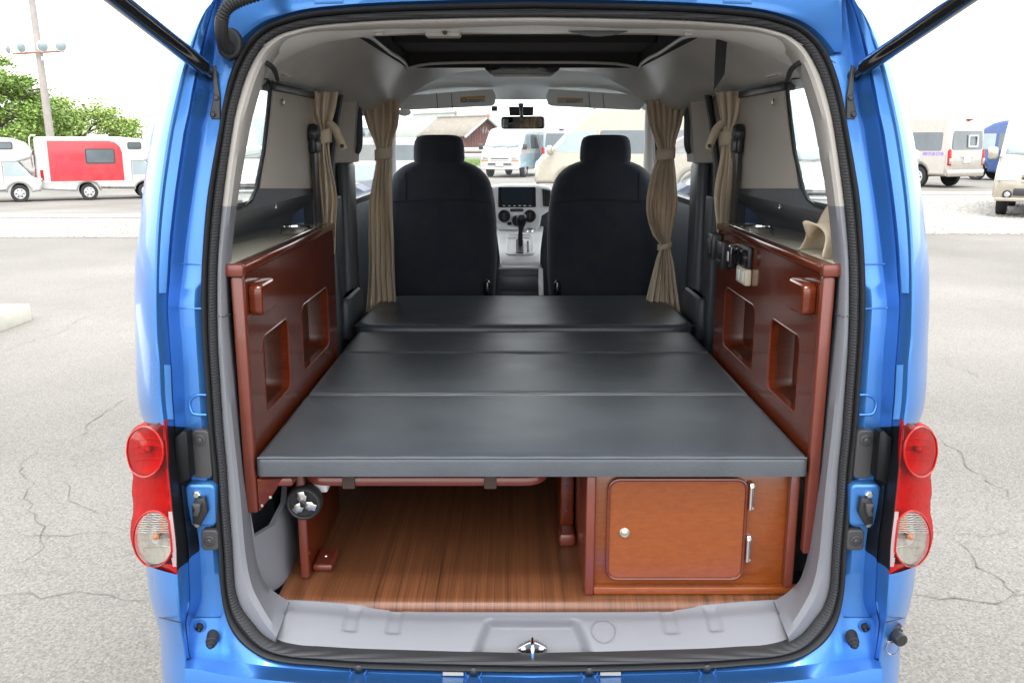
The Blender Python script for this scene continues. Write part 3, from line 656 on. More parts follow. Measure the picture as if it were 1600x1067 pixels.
    g = MB(); g.tube(ell(EU, 1., .0005), .0022, 8, closed=True); F(g).build('lens_rim', REDL, lamp)
    g = MB(); g.tube(ell(EL, 1.02, .0005), .0020, 8, closed=True); F(g).build('lens_rim', REDL, lamp)
    # reflector bowls and bulbs inside
    for e, rr_, m_ in ((EU, .026, LAMPBACK), (EL, .027, LAMPBOWL)):
        c_ = lens(e[0], e[1]) + Vector((0, .010, 0)); sx_, sz_ = e[2] / FPX * 1.72, e[3] / FPX * 1.72
        g = MB(); rg = []
        for k, d in ((1., 0.), (.8, .009), (.55, .016), (.3, .020), (.12, .021)):
            rg.append([lens(min(max(e[0] + e[2] * .95 * k * math.cos(an), xout(e[1] + e[3] * .95 * k * math.sin(an)) + 2), xin(e[1] + e[3] * .95 * k * math.sin(an)) - 3), e[1] + e[3] * .95 * k * math.sin(an)) + Vector((.002, .006 + d, 0)) for an in [i * math.pi / 18 for i in range(36)]])
        g.loft(rg, True, (0, 1)); bw = F(g).build('reflector', m_, lamp, ang=25)
        g = MB(); g.lathe(c_ + Vector((0, .018, 0)), (0, -1, 0), [(.005, 0), (.005, .006), (.0075, .012), (.0065, .018), (0, .021)], 14); F(g).build('bulb', AMBER if e is EL else CLEARR, bw)
        for i in range(6):
            z_ = -.75 + 1.5 * i / 5; g = MB(); w_ = math.sqrt(max(.05, 1 - z_ * z_)) * sx_ * .85
            g.tube([lens(e[0] + e[2] * .85 * math.sqrt(max(.05, 1 - z_ * z_)) * u, e[1] + e[3] * .9 * z_) + Vector((.002, .010 + .010 * (1 - u * u), 0)) for u in (-.9, -.5, 0, .5, .9)], .0011, 5); F(g).build('reflector_step', m_, bw)
    for i in range(9):                                    # moulded optics over the indicator half
        y = 803 + i * 3.6; x0 = max(xout(y) + 4, 241 - 30 * math.sqrt(max(.02, 1 - ((y - 843) / 44) ** 2)))
        g = MB(); g.tube([lens(x0 + (xin(y) - 9 - x0) * j / 10, y + .5 * math.sin(j * 1.9 + i), -.0012) for j in range(11)], .00095, 6); F(g).build('indicator_optic', CLEARR, lamp)
    g = MB(); rg = [[lens(min(250 + 9 * u, xin(804 + 28 * v) - 9), 804 + 28 * v, -.006) for u in (0, .5, 1)] for v in (0, .25, .5, .75, 1)]; g.loft(rg, False); F(g).build('amber_insert', AMBER, lamp)
lab(lamp, 'red and clear tail lamp on the right corner')
# trailer plug on the right bumper corner
pc = UY(1397, 990, 1.575)
mb = MB(); mb.box(pc + Vector((-.016, -.004, -.018)), pc + Vector((.016, .012, .018)), 0, .003)
tp = mb.build('socket_plug', BLACK, van)
mb = MB(); mb.lathe(pc, (.25, -1, -.05), [(.013, 0), (.0135, .02), (.012, .024), (0, .025)], 18); mb.build('plug_cap', BLACK, tp)
mb = MB(); mb.tube([pc + Vector((.012 * math.cos(a) - .003, -.006, -.026 + .015 * math.sin(a))) for a in [i * math.pi / 12 for i in range(24)]], .0012, 5, closed=True); mb.build('plug_ring', STEEL, tp)
for dx, dz in ((-.012, .014), (.012, .014), (-.012, -.014), (.012, -.014)):
    mb = MB(); mb.lathe(pc + Vector((dx, -.004, dz)), (0, -1, 0), [(.003, 0), (.003, .0015), (0, .002)], 8); mb.build('screw', STEEL, tp)
# wiring hose with bellows at the upper left
path = crom([UY(357, 76, 1.735), UY(350, 68, 1.72), UY(346, 50, 1.70), UY(347, 30, 1.69), UY(356, 12, 1.69), UY(374, 1, 1.70), UY(400, -8, 1.72), UY(430, -16, 1.75)], 14)
rad = []
for i in range(len(path)):
    rad.append(.0125 if i < 42 else .0105 + .0025 * (i % 3 == 0))
mb = MB(); mb.tube(path, rad, 14); hz = mb.build('wiring_hose', RUBBER, van, ang=25)
mb = MB(); o_ = [(x, y) for x, y in pxe(357, 68, 20, 25, 28)]; mb.prism(pxo(o_, 1.738), (0, .018, 0), 0, .006); mb.build('hose_grommet', RUBBER, hz)
# --- header above the seal, roof and tailgate
rings = []
top = [(372, 88), (389, 64), (410, 45), (434, 33), (475, 21), (525, 15), (600, 10), (700, 6.7), (826, 4)]
for x, y in top:
    k = min(1, (x - 372) / 110)
    p = UY(x, y, Ys(y) + .008); q = UY(x - 10 * (1 - k), y - 6, Ys(y) - .004); q2 = UY(x - 22 * (1 - k), y - 11 * k - 6, Ys(y) - .0)
    r_ = UY(x - 20 * (1 - k), -16, 1.79); r2 = r_ + Vector((0, -.01, .05)); r3 = r2 + Vector((0, .1, .03))
    rings.append([p, q, q2, q2.lerp(r_, .5), r_, r2, r3])
for p in rings[-1]: p.x = 0
rings = [[a_[j] for a_ in rings] for j in range(7)]
rings = [crom(r_, 4) for r_ in rings]
both(MB().loft(rings, False), 'roof_header', BLUE, van, ang=40)
mb = MB(); RW = .64
mb.loft([[(x, y, z) for x, z in ((-RW - .10, 1.62), (-RW - .05, 1.72), (-RW, 1.79), (-.5, 1.845), (0, 1.86), (.5, 1.845), (RW, 1.79), (RW + .05, 1.72), (RW + .10, 1.62))] for y in (1.93, 2.3, 3.0, 3.7, 4.3)] +
        [[(x, 4.42, z - .05) for x, z in ((-.70, 1.64), (-.67, 1.70), (-.62, 1.75), (-.5, 1.78), (0, 1.80), (.5, 1.78), (.62, 1.75), (.67, 1.70), (.70, 1.64))]], False)
solid(mb.build('roof', BLUE, van), .012, -1)
mb = MB(); mb.box((-.5, 2.15, 1.80), (.5, 3.45, 1.93), 0, .05); mb.build('pop_up_roof', WHITE, van)
tg = MB()
tgp = [(1.80, 1.875), (1.45, 1.935), (1.0, 1.975), (.72, 1.99), (.62, 1.985)]
def tgx(y): return .70 if y > 1.2 else .76
def tgfn(u, v, w):                    # u along tailgate (y), v across
    z = pch([.6, .72, 1.0, 1.45, 1.82], [1.985, 1.99, 1.975, 1.935, 1.875])(u); return Vector((v, u, z - w))
tg.plate(rrect(.62, -.78, 1.80, .78, .10, 5), [rrect(1.08, -.60, 1.62, .60, .08, 5)], tgfn, .022)
tgo = tg.build('tailgate', BLUE, van)
tg = MB(); tg.plate(rrect(.66, -.73, 1.77, .73, .08, 5), [rrect(1.05, -.63, 1.65, .63, .08, 5)], lambda u, v, w: tgfn(u, v, w) - Vector((0, 0, .024)), .03); tg.build('tailgate_lining', BEIGETRIM, tgo)
tg = MB(); tg.plate(rrect(1.06, -.62, 1.64, .62, .08, 5), [], lambda u, v, w: tgfn(u, v, w) - Vector((0, 0, .008)), .005); tg.build('tailgate_glass', WGLASS, tgo)
# --- body sides, front, bonnet
def side_prof(y): return [(side_x(z) * (1 - .06 * max(0, (y - 4.9)) ** 1.5), y, z) for z in (.28, .42, .62, .85, 1.05, 1.18, 1.27)]
both(MB().loft([side_prof(y) for y in (1.90, 2.3, 2.9, 3.6, 4.3, 4.9, 5.4, 5.75)], False), 'side_panel', BLUE, van)
both(MB().loft([[(side_x(z) + .004, y, z) for z in (1.27, 1.4, 1.52, 1.63)] for y in (2.0, 2.4, 2.86)], False), 'rear_side_glass', WGLASS, van)
both(MB().loft([[(side_x(z) + .004, y, z) for z in (1.27, 1.4, 1.52, 1.63)] for y in (2.9, 3.25)], False), 'sliding_door_window', TINT, van)
both(MB().loft([[(side_x(z), y, z) for z in (1.27, 1.4, 1.52, 1.63)] for y in (3.25, 3.42)], False), 'door_pillar', BLUE, van)
mb = MB(); mb.loft([[(x, y, z - .06 * (x / .7) ** 2) for x in (-.72, -.4, 0, .4, .72)] for y, z in ((4.93, 1.13), (5.3, 1.06), (5.6, .95), (5.8, .80), (5.88, .60), (5.86, .32))], False)
mb.build('bonnet', BLUE, van)
mb = MB(); mb.loft([[(x, y, .36) for x in (-.72, 0, .72)] for y in (1.62, 3.5, 5.7)], False); solid(mb.build('underbody', BLACK, van), .04)
for sx in (-1, 1):
    for y in (2.45, 5.17):
        mb = MB(); mb.lathe((sx * .68, y, .30), (sx, 0, 0), [(.18, 0), (.28, .0), (.30, .03), (.30, .15), (.28, .17), (.19, .165), (.18, .13), (0, .12)], 28)
        mb.build('wheel', TYRE, van)

# ------------------------------------------------------------------ load floor and sill
rings = []
for i in range(41):
    X = -.53 + 1.06 * i / 40; e = .012 * abs(X / .5) ** 4
    rings.append([(X, 3.75, .55), (X, 2.5, .55), (X, 1.712 + e, .55), (X, 1.702 + e, .5485), (X, 1.694 + e, .544), (X, 1.689 + e, .537), (X, 1.689 + e, .530), (X, 1.695 + e, .522)])
MB().loft(rings, False).build('load_floor', FLOORW, van, ang=60)
sil_in = pch([425, 430, 462, 506, 560, 632, 724, 833], [1003, 1004, 1012, 1015, 1018.5, 1021, 1023.6, 1026])
def sill(x, k):
    xx = x if x <= 833 else 1666 - x
    q1 = UY(x, sil_in(xx) + 3, Ys(sil_in(xx)) + .004)
    X0 = q1.x * (.985 if True else 1); e0 = .012 * abs(X0 / .5) ** 4
    cr_ = sstep(.20, .49, abs(X0)) ** 1.3; q0 = Vector((X0, 1.698 + e0 - .016 * cr_, .531 + .022 * cr_))
    p = q0.lerp(q1, k) + Vector((0, 0, .010)) * math.sin(math.pi * k) ** .8 * sstep(0, .4, k)
    # latch recess
    u = abs(x - 832) - 60 - 30 * k
    rec = (1 - sstep(-8, 10, u)) * sstep(.25, .36, k)
    p += Vector((0, .012, -.022)) * rec * (1 - .0 * k)
    for c in (540, 610, 1055, 1125):
        rb = (1 - sstep(9, 12, abs(x - c))) * (1 - sstep(.60, .66, k)) * sstep(.0, .1, k)
        p += Vector((0, .002, -.0045)) * rb
    return p
cols = [425 + i * 4 for i in range(205)]
rings = [[sill(x, k / 36) for x in cols] for k in range(37)]
MB().loft(rings, False).build('sill_plate', GREYTRIM, van, ang=60)
mb = MB(); q = [sill(946 + 19 * math.cos(a), .55 + .22 * math.sin(a)) + Vector((0, -.002, .001)) for a in [i * math.pi / 16 for i in range(32)]]
mb.tube(q, .0009, 5, closed=True); mb.build('sill_cap', GREYTRIM, van)
c = sill(832, .74) + Vector((0, -.016, .010))
mb = MB(); o_ = [(c + Vector((.026 * math.cos(a) * (1 + .15 * math.cos(2*a)), -.004, .010 * math.sin(a) * (1.35 - .35 * math.cos(2*a))))) for a in [i * math.pi / 12 for i in range(24)]]
mb.prism(o_, (0, .012, 0), 0, .002); lt = mb.build('latch_striker', STEEL, van)
mb = MB(); mb.tube(crom([c + Vector((0, -.002, .022)), c + Vector((0, -.022, .020)), c + Vector((0, -.030, .008)), c + Vector((0, -.026, -.010)), c + Vector((0, -.004, -.013))], 5), .0042, 10); mb.build('striker_loop', CHROME, lt)
for s_ in (-1, 1):
    mb = MB(); mb.lathe(c + Vector((s_ * .018, -.004, 0)), (0, -1, 0), [(.006, 0), (.006, .003), (.0045, .004), (0, .004)], 12); mb.build('bolt', CHROME, lt)
mb = MB(); mb.tube([UY(452, 940, 1.668), UY(443, 962, 1.652), UY(435, 985, 1.622), UY(431, 1003, 1.606)], .0014, 5); both(mb, 'sill_joint', DARKTRIM2, van)
# wheel-arch linings under the bed, with a dark pocket on the left
def arch(u, v, w): return Vector((-.530 - .02 * sstep(.70, .86, v) - .06 * (1 - sstep(1.655, 1.80, u)) - w * 1., u, v))
mb = MB()
pk = [(1.712, .685), (1.76, .69), (1.82, .715), (1.87, .755), (1.89, .80), (1.87, .812), (1.735, .812), (1.714, .79)]
mb.plate([(1.66, .545)] + [(1.68 + .02 * i, .545) for i in range(8)] + [(1.90, .545), (2.5, .545), (2.5, .82)] + [(1.86 - .02 * i, .82) for i in range(8)] + [(1.66, .82)] + [(1.66, .78 - .04 * i) for i in range(5)], [pk], arch, .012)
mb.build('wheel_arch_lining', GREYTRIM, van)
mb = MB(); mb.plate([(1.70, .6), (1.95, .6), (1.95, .82), (1.70, .82)], [], lambda u, v, w: arch(u, v, w + .06), .01); mb.build('pocket_back', DARKTRIM, van)

# ------------------------------------------------------------------ side walls
WX = -.62
win = [(1.862, 1.345), (1.90, 1.340), (1.96, 1.341), (2.02, 1.350), (2.065, 1.372), (2.09, 1.40), (2.138, 1.451), (2.192, 1.539), (2.222, 1.592), (2.222, 1.612), (2.20, 1.622), (2.10, 1.620), (1.95, 1.612), (1.875, 1.604), (1.862, 1.58)]
def wf(u, v, w): return Vector((WX - .02 * max(0, 1.5 - v) - w, u, v))
mb = MB(); mb.plate([(1.84, 1.33), (2.85, 1.33), (2.85, 1.64), (1.84, 1.64)], [win], wf, .005)
both(mb, 'quarter_wall', DARKTRIM, van)
mb = MB(); mb.tube([wf(u, v, -.002) for u, v in win], .0034, 6, closed=True); both(mb, 'window_rubber', BLACK, van)
mb = MB(); mb.plate([(u, v) for u, v in win], [], lambda u, v, w: wf(u, v, w + .002), .002); both(mb, 'quarter_window', WGLASS, van)
mb = MB(); mb.plate([(2.098, 1.372), (2.76, 1.338), (2.80, 1.345), (2.84, 1.60), (2.234, 1.597), (2.23, 1.58), (2.15, 1.455)], [], lambda u, v, w: wf(u, v, w - .006), .006)
for o in both(mb, 'upper_wall_lining', WALLBEIGE, van): lab(o, 'greige upper wall lining beside the quarter window')
mb = MB(); mb.box((-.64, 2.225, 1.598), (-.606, 2.86, 1.618), 0, .003); both(mb, 'wall_top_strip', BLACK, van)
rings = [[(x, y, z) for x, z in ((-.6235, 1.350), (-.63, 1.335), (-.655, 1.31), (-.70, 1.275), (-.735, 1.25), (-.75, 1.20), (-.75, .85))] for y in (1.78, 1.9, 2.2, 2.5, 2.86)]
both(MB().loft(rings, False), 'lower_wall_lining', mat('slate_grey_moulding', (.135, .145, .16), .36, bump=(600, .2)), van)
for y, z in ((2.30, 1.573), (2.30, 1.318)):
    mb = MB(); xx = -.610 if z > 1.4 else -.645
    mb.lathe((xx, y, z), (1, 0, .5 if z < 1.4 else 0), [(.0085, 0), (.0085, .003), (.006, .004), (.0055, .002), (.003, .002), (.003, .004), (0, .0045)], 16); both(mb, 'press_stud', CHROME, van)
# sliding-door lining, rail, belts and pillar
mb = MB(); mb.plate([(2.84, .60), (3.40, .60), (3.40, 1.415), (2.84, 1.415)], [], lambda u, v, w: Vector((-.665 - w, u, v)), .03); dl, dr_ = both(mb, 'sliding_door_lining', DARKTRIM, van)
mb = MB(); mb.plate([(2.84, 1.415), (3.40, 1.415), (3.40, 1.66), (2.84, 1.66)], [rrect(2.885, 1.42, 2.945, 1.60, .02)], lambda u, v, w: Vector((-.663 + .25 * (v - 1.415) * .3 - w, u, v)), .03); both(mb, 'sliding_door_upper_lining', WALLBEIGE, van)
mb = MB(); mb.tube([(-.615, 3.13, 1.66), (-.632, 3.10, 1.55), (-.645, 3.05, 1.40), (-.648, 3.04, 1.2), (-.648, 3.05, .9)], .013, 8); both(mb, 'door_edge_seal', BLACK, van)
mb = MB(); mb.box((-.66, 3.0, .62), (-.625, 3.12, 1.30), 0, .012); both(mb, 'door_end_moulding', DARKTRIM2, van)
mb = MB(); mb.box((-.66, 3.20, .60), (-.615, 3.36, 1.41), 0, .02); both(mb, 'pillar_lower_trim', DARKTRIM, van)
mb = MB(); mb.loft([[(x, y, z) for x, y in ((-.66, 3.18), (-.60 + .3 * (z - 1.41) * .4, 3.20), (-.60 + .3 * (z - 1.41) * .4, 3.34), (-.66, 3.36))] for z in (1.405, 1.5, 1.64)], True, (1, 1)); both(mb, 'pillar_upper_trim', WALLBEIGE, van)
mb = MB(); mb.tube(crom([(-.592, 3.26, 1.60), (-.578, 3.25, 1.57), (-.580, 3.25, 1.47), (-.592, 3.26, 1.44)], 4), .011, 8); both(mb, 'grab_handle', DARKTRIM2, van)
mb = MB(); mb.box((-.64, 3.02, .80), (-.592, 3.30, .955), 0, .03); both(mb, 'door_pocket', DARKTRIM2, van)
# rear belts
mb = MB(); mb.loft([[(x, y, z) for x, y in ((-.606, 2.585), (-.598, 2.585), (-.598, 2.635), (-.606, 2.635))] for z in (1.10, 1.3, 1.485)], True, (1, 1)); bl, brr = both(mb, 'seat_belt', BLACK, van)
for o, s_ in ((bl, 1), (brr, -1)):
    mb = MB(); mb.lathe((-.612, 2.60, 1.50), (1, 0, -.1), [(.026, 0), (.028, .012), (.024, .024), (.014, .028), (0, .029)], 20); (mb if s_ > 0 else mb.mirror()).build('belt_guide_cover', BLACK, o)
    mb = MB(); mb.box((-.612, 2.575, 1.445), (-.590, 2.65, 1.49), 0, .008); (mb if s_ > 0 else mb.mirror()).build('belt_guide', BLACK, o)

# ------------------------------------------------------------------ headliner
HXs = [0, .2, .32, .41, .46, .50, .54, .58, .64]
HT = {1.77: [1.70, 1.699, 1.695, 1.686, 1.674, 1.660, 1.642, 1.62, 1.595],
      1.86: [1.690, 1.689, 1.685, 1.674, 1.660, 1.645, 1.625, 1.60, 1.575],
      2.15: [1.72, 1.72, 1.72, 1.716, 1.705, 1.69, 1.67, 1.645, 1.605],
      2.50: [1.745, 1.745, 1.745, 1.745, 1.735, 1.72, 1.695, 1.66, 1.610],
      2.85: [1.745, 1.745, 1.745, 1.742, 1.725, 1.705, 1.68, 1.65, 1.612],
      3.05: [1.748, 1.748, 1.748, 1.745, 1.720, 1.692, 1.662, 1.645, 1.63],
      3.25: [1.752, 1.752, 1.752, 1.742, 1.695, 1.640, 1.603, 1.60, 1.60],
      3.38: [1.745, 1.742, 1.725, 1.690, 1.650, 1.612, 1.588, 1.585, 1.585],
      3.46: [1.735, 1.733, 1.703, 1.652, 1.612, 1.585, 1.570, 1.57, 1.57]}
hy = sorted(HT); rowsf = {y: pch(HXs, HT[y]) for y in hy}
def hz_(X, Y): return pch(hy, [rowsf[y](abs(X)) for y in hy])(Y)
yl = [1.77, 1.82, 1.86, 1.95, 2.05, 2.12, 2.2] + [2.2 + 1.1 * i / 22 for i in range(1, 23)] + [3.3 + .16 * i / 6 for i in range(1, 7)]
xl = [0, .08, .16, .24, .32, .37, .41] + [.41 + .23 * i / 14 for i in range(1, 15)]
mb = MB()
for i in range(len(yl) - 1):
    for j in range(len(xl) - 1):
        if yl[i] >= 2.199 and yl[i + 1] <= 3.301 and xl[j + 1] <= .4101: continue
        q = [(xl[j], yl[i]), (xl[j + 1], yl[i]), (xl[j + 1], yl[i + 1]), (xl[j], yl[i + 1])]
        mb.add([(-x, y, hz_(x, y)) for x, y in q], [(0, 1, 2, 3)]); mb.add([(x, y, hz_(x, y)) for x, y in q], [(0, 1, 2, 3)])
hd = weld(mb.build('headliner', HEAD, van)); hd.data.set_sharp_from_angle(angle=R(60))
mb = MB(); q = [(-.41, 2.2), (.41, 2.2), (.41, 3.3), (-.41, 3.3)]
mb.loft([[(x, y, hz_(x, y) + .001) for x, y in q], [(x, y, 1.83) for x, y in q]], True, (0, 1)); mb.build('roof_hatch_well', CARPET, hd)
mb = MB(); mb.box((-.405, 2.9, 1.775), (.405, 3.29, 1.80), 0, .006); mb.box((-.405, 2.3, 1.79), (.405, 2.88, 1.81), 0, .006); mb.build('roof_hatch_board', CARPET, hd)
for s_ in (-1, 1):
    mb = MB(); mb.tube([(s_ * .41, y, hz_(.41, y) - .001) for y in yl if 2.19 < y < 3.31], .006, 8); mb.build('hatch_edge_piping', HEAD, hd)
mb = MB(); mb.tube([(x, 3.3, hz_(x, 3.3) - .001) for x in [-.41 + .0410 * i for i in range(21)]], .005, 8); mb.build('hatch_edge_piping', HEAD, hd)
mb = MB(); mb.tube(crom([(-.45, 3.465, hz_(.45, 3.46) + .004), (-.40, 3.465, hz_(.40, 3.46) + .004), (-.34, 3.465, hz_(.34, 3.46) + .004), (-.29, 3.465, hz_(.29, 3.46) + .008)], 5), .0035, 6); both(mb, 'front_edge_piping', WHITEP, hd)
# rear header fittings
mb = MB(); mb.box((-.212, 1.858, 1.681), (-.142, 1.90, 1.694), 0, .004); rlm = mb.build('cargo_lamp', BEIGETRIM, van)
mb = MB(); mb.lathe((-.172, 1.858, 1.689), (0, -1, -.2), [(.005, 0), (.005, .008), (0, .010)], 10); mb.build('lamp_switch', BLACK, rlm)
mb = MB(); mb.plate([(.07 + .118 * i / 12, 0.0) for i in range(13)] + [(.188 - .118 * i / 12, -.010 * math.sin(math.pi * i / 12)) for i in range(1, 12)], [], lambda u, v, w: Vector((u, 1.846 + w, 1.6895 + v)), .01); mb.build('header_slot', BLACK, van)
for x in (-.30, .306):
    mb = MB(); mb.box((x - .009, 1.838, 1.680), (x + .009, 1.85, 1.688), 0, .003); mb.build('header_button', BEIGETRIM, van)
mb = MB(); mb.prism([Vector(p) for p in ((.455, 2.28, 1.728), (.482, 2.28, 1.716), (.482, 2.29, 1.640), (.475, 2.29, 1.628), (.457, 2.29, 1.600))], (0, .003, 0)); mb.build('hanging_strap', BLACK, van)
mb = MB(); mb.tube([(-.545, 2.04, 1.622), (-.56, 2.18, 1.626)], .004, 8); both(mb, 'curtain_rail', CHROME, van)
# cab headliner
CT = {3.44: [1.765, 1.765, 1.762, 1.755, 1.745, 1.735, 1.72, 1.70, 1.66], 3.9: [1.755, 1.755, 1.75, 1.742, 1.732, 1.72, 1.70, 1.68, 1.63], 4.25: [1.712, 1.712, 1.708, 1.70, 1.692, 1.68, 1.668, 1.65, 1.62], 4.36: [1.668, 1.668, 1.664, 1.66, 1.655, 1.65, 1.64, 1.62, 1.60]}
cy_ = sorted(CT); cf = {y: pch(HXs, CT[y]) for y in cy_}
mb = MB(); xs_ = [-.64 + 1.28 * i / 32 for i in range(33)]
mb.loft([[(x, y, pch(cy_, [cf[k](abs(x)) for k in cy_])(y)) for x in xs_] for y in [3.44 + .92 * i / 18 for i in range(19)]], False); mb.build('cab_headliner', HEADF, van, ang=60)
mb = MB(); mb.prism(pxo([(755, 101), (877, 101), (874, 109), (863, 118), (769, 118), (758, 109)], 3.40), (0, .04, 0), 0, .004); oc = mb.build('overhead_console', GLOSSBLACK, van)
mb = MB(); mb.prism(pxo([(768, 116.5), (864, 116.5), (860, 121), (772, 121)], 3.394), (0, .045, 0), 0, .003); mb.build('console_tray', SILVER, oc)
mb = MB(); mb.tube([UY(x, y, 3.397) for x, y in ((778, 110), (795, 106), (815, 108.5), (835, 106), (853, 110))], .005, 6); mb.build('console_lamp_lens', CHROME, oc)
# ------------------------------------------------------------------ cab: windscreen, pillars, visors, mirror
WS = [(-.60, 4.93, 1.20), (.60, 4.93, 1.20)]
mb = MB(); mb.loft([[(x, y + .10 * (1 - (x / .62) ** 2), z) for x in (-.62, -.4, -.2, 0, .2, .4, .62)] for y, z in ((4.95, 1.12), (4.66, 1.40), (4.36, 1.68))], False); mb.build('windscreen', WGLASS, van, ang=60)
mb = MB(); mb.tube(crom([(-.615, 4.34, 1.66), (-.63, 4.45, 1.58), (-.655, 4.62, 1.40), (-.68, 4.82, 1.20), (-.69, 4.9, 1.05)], 4), .030, 10); both(mb, 'windscreen_pillar', BEIGETRIM, van)
mb = MB(); mb.plate([(3.40, 1.20), (4.72, 1.20), (4.30, 1.62), (3.40, 1.64)], [[(3.44, 1.24), (4.60, 1.24), (4.26, 1.58), (3.44, 1.60)]], lambda u, v, w: Vector((-.72 + .25 * max(0, v - 1.15) - w, u, v)), .03); both(mb, 'door_window_frame', BLACK, van)
mb = MB(); mb.plate([(3.44, 1.24), (4.60, 1.24), (4.26, 1.58), (3.44, 1.60)], [], lambda u, v, w: Vector((-.735 + .25 * max(0, v - 1.15) - w, u, v)), .004); both(mb, 'door_window', WGLASS, van)
mb = MB(); mb.plate([(3.40, .55), (4.9, .55), (4.9, 1.20), (3.40, 1.22)], [], lambda u, v, w: Vector((-.70 - w, u, v)), .05); both(mb, 'front_door_lining', DARKTRIM2, van)
for s_ in (-1, 1):
    vp = [(770, 139), (775, 150), (773, 163), (768, 166), (640, 172), (626, 172), (624, 165), (626, 153), (632, 150)] if s_ < 0 else [(858, 139), (853, 150), (856, 163), (862, 166), (985, 172), (1000, 172), (1007, 165), (1006, 152), (1000, 149)]
    mb = MB(); mb.prism(pxo(vp, 4.22), (0, .02, 0), 0, .006); vo = mb.build('sun_visor', HEADF, van)
    for xx in ((682, 705) if s_ < 0 else (920, 942)):
        mb = MB(); mb.tube([UY(xx, 146 if s_ < 0 else 146, 4.219), UY(xx + 2, 170, 4.219)], .0015, 5); mb.build('visor_seam', DARKTRIM, vo)
    sx0, sx1, sy0 = (719, 758, 151) if s_ < 0 else (871, 911, 152)
    mb = MB(); mb.prism(pxo([(sx0, sy0 + 2), (sx1, sy0 if s_ < 0 else sy0 + 3), (sx1, sy0 + 9), (sx0, sy0 + 10)], 4.2185), (0, .0012, 0)); stc = mb.build('warning_label', PAPER, vo)
    mb = MB(); mb.prism(pxo([(sx0, sy0 + 1), (sx1, sy0 - 1 if s_ < 0 else sy0 + 2), (sx1, sy0 + (1.8 if s_ < 0 else 3.2)), (sx0, sy0 + 3)], 4.2178), (0, .001, 0)); mb.build('label_band', ORANGE, stc)
    for k in range(3):
        mb = MB(); yy = sy0 + 4.6 + k * 1.7
        mb.prism(pxo([(sx0 + 13, yy), (sx1 - 4 - 3 * k, yy), (sx1 - 4 - 3 * k, yy + .7), (sx0 + 13, yy + .7)], 4.2178), (0, .0006, 0)); mb.build('label_print', INK, stc)
    if s_ < 0:
        mb = MB(); mb.tube([UY(sx0 + 6 + 4.6 * math.cos(a), sy0 + 6.2 + 2.2 * math.sin(a), 4.2178) for a in [i * math.pi / 8 for i in range(16)]], .0016, 5, closed=True); mb.build('label_symbol', REDD, stc)
_mc = UY(815.5, 192, 4.24); _mr = Matrix.Rotation(R(-17), 3, 'Z')
def mrot(pts): return [_mc + _mr @ (p - _mc) for p in pts]
mb = MB(); mb.prism(mrot(pxo(rrect(780.5, 182, 850.5, 202, 5, 4), 4.24)), _mr @ Vector((0, .03, 0)), 0, .006); rv = mb.build('rear_view_mirror', BLACK, van)
mb = MB(); mb.prism(mrot(pxo(rrect(783, 184, 848, 200.5, 4, 4), 4.2385)), _mr @ Vector((0, .001, 0))); mb.build('mirror_glass', mat('mirror_silver', (.75, .78, .78), .02, 1.0), rv)
mb = MB(); mb.tube([UY(815, 183, 4.26), UY(814, 172, 4.28), UY(814, 163, 4.27)], [.008, .007, .014], 8); mb.build('mirror_stalk', DARKTRIM, rv)
mb = MB(); mb.prism(pxo([(795, 167), (834, 167), (833, 181), (796, 181)], 4.36), (0, .03, 0), 0, .004); mb.build('sensor_housing', BLACK, van)
mb = MB(); mb.box(UY(768, 166, 4.4), UY(777, 174, 4.4) + Vector((0, .02, 0)), 0, .003); mb.build('dash_camera', BLACK, van)
mb = MB(); mb.prism(pxo(pxe(632, 176, 10.5, 6, 18), 4.3), (0, .006, 0), 0, .002); mb.build('windscreen_badge', SILVER, van)
# ------------------------------------------------------------------ dashboard and console
mb = MB(); mb.loft([[(x, y + .0 * x, z) for y, z in ((4.40, .62), (4.42, 1.02), (4.39, 1.13), (4.40, 1.185), (4.46, 1.205), (4.70, 1.205), (4.98, 1.17), (5.0, .6))] for x in (-.69, -.4, 0, .4, .69)], False)
db = mb.build('dashboard', DARKTRIM, van)
mb = MB(); mb.loft([[(x, y, z) for x in (-.68, -.3, 0, .3, .68)] for y, z in ((4.455, 1.212), (4.7, 1.2105), (4.95, 1.175))], False); mb.build('dash_top_pad', mat('pale_grey_dash_top', (.42, .44, .46), .4), db)
def tilt(m_):
    m_.v = [(x, y - (1.29 - z) * .42, z) for x, y, z in m_.v]; return m_
stp = [(762, 296), (766, 291), (790, 288), (835, 288), (858, 291), (864, 297), (865, 312), (861, 327), (846, 336), (843, 351), (836, 357), (780, 357), (774, 351), (770, 336), (762, 330)]
mb = MB(); mb.prism(pxo(stp, 4.375), (0, .06, 0), 0, .012); cs = tilt(mb).build('centre_stack', SILVER, db)
mb = MB(); mb.prism(pxo(rrect(778.5, 292, 837, 323, 2, 3), 4.37), (0, .01, 0), 0, .002); sc_ = tilt(mb).build('head_unit', GLOSSBLACK, cs)
mb = MB(); mb.prism(pxo([(784, 294.5), (832, 294.5), (831, 318.5), (784, 318.5)], 4.3685), (0, .001, 0)); tilt(mb).build('screen', SCREEN, sc_)
for i in range(6):
    x = 786 + i * 8; mb = MB(); mb.prism(pxo([(x, 320.2), (x + 3.5, 320.2), (x + 3.5, 321.2), (x, 321.2)], 4.3685), (0, .001, 0)); tilt(mb).build('key', SILVER, sc_)
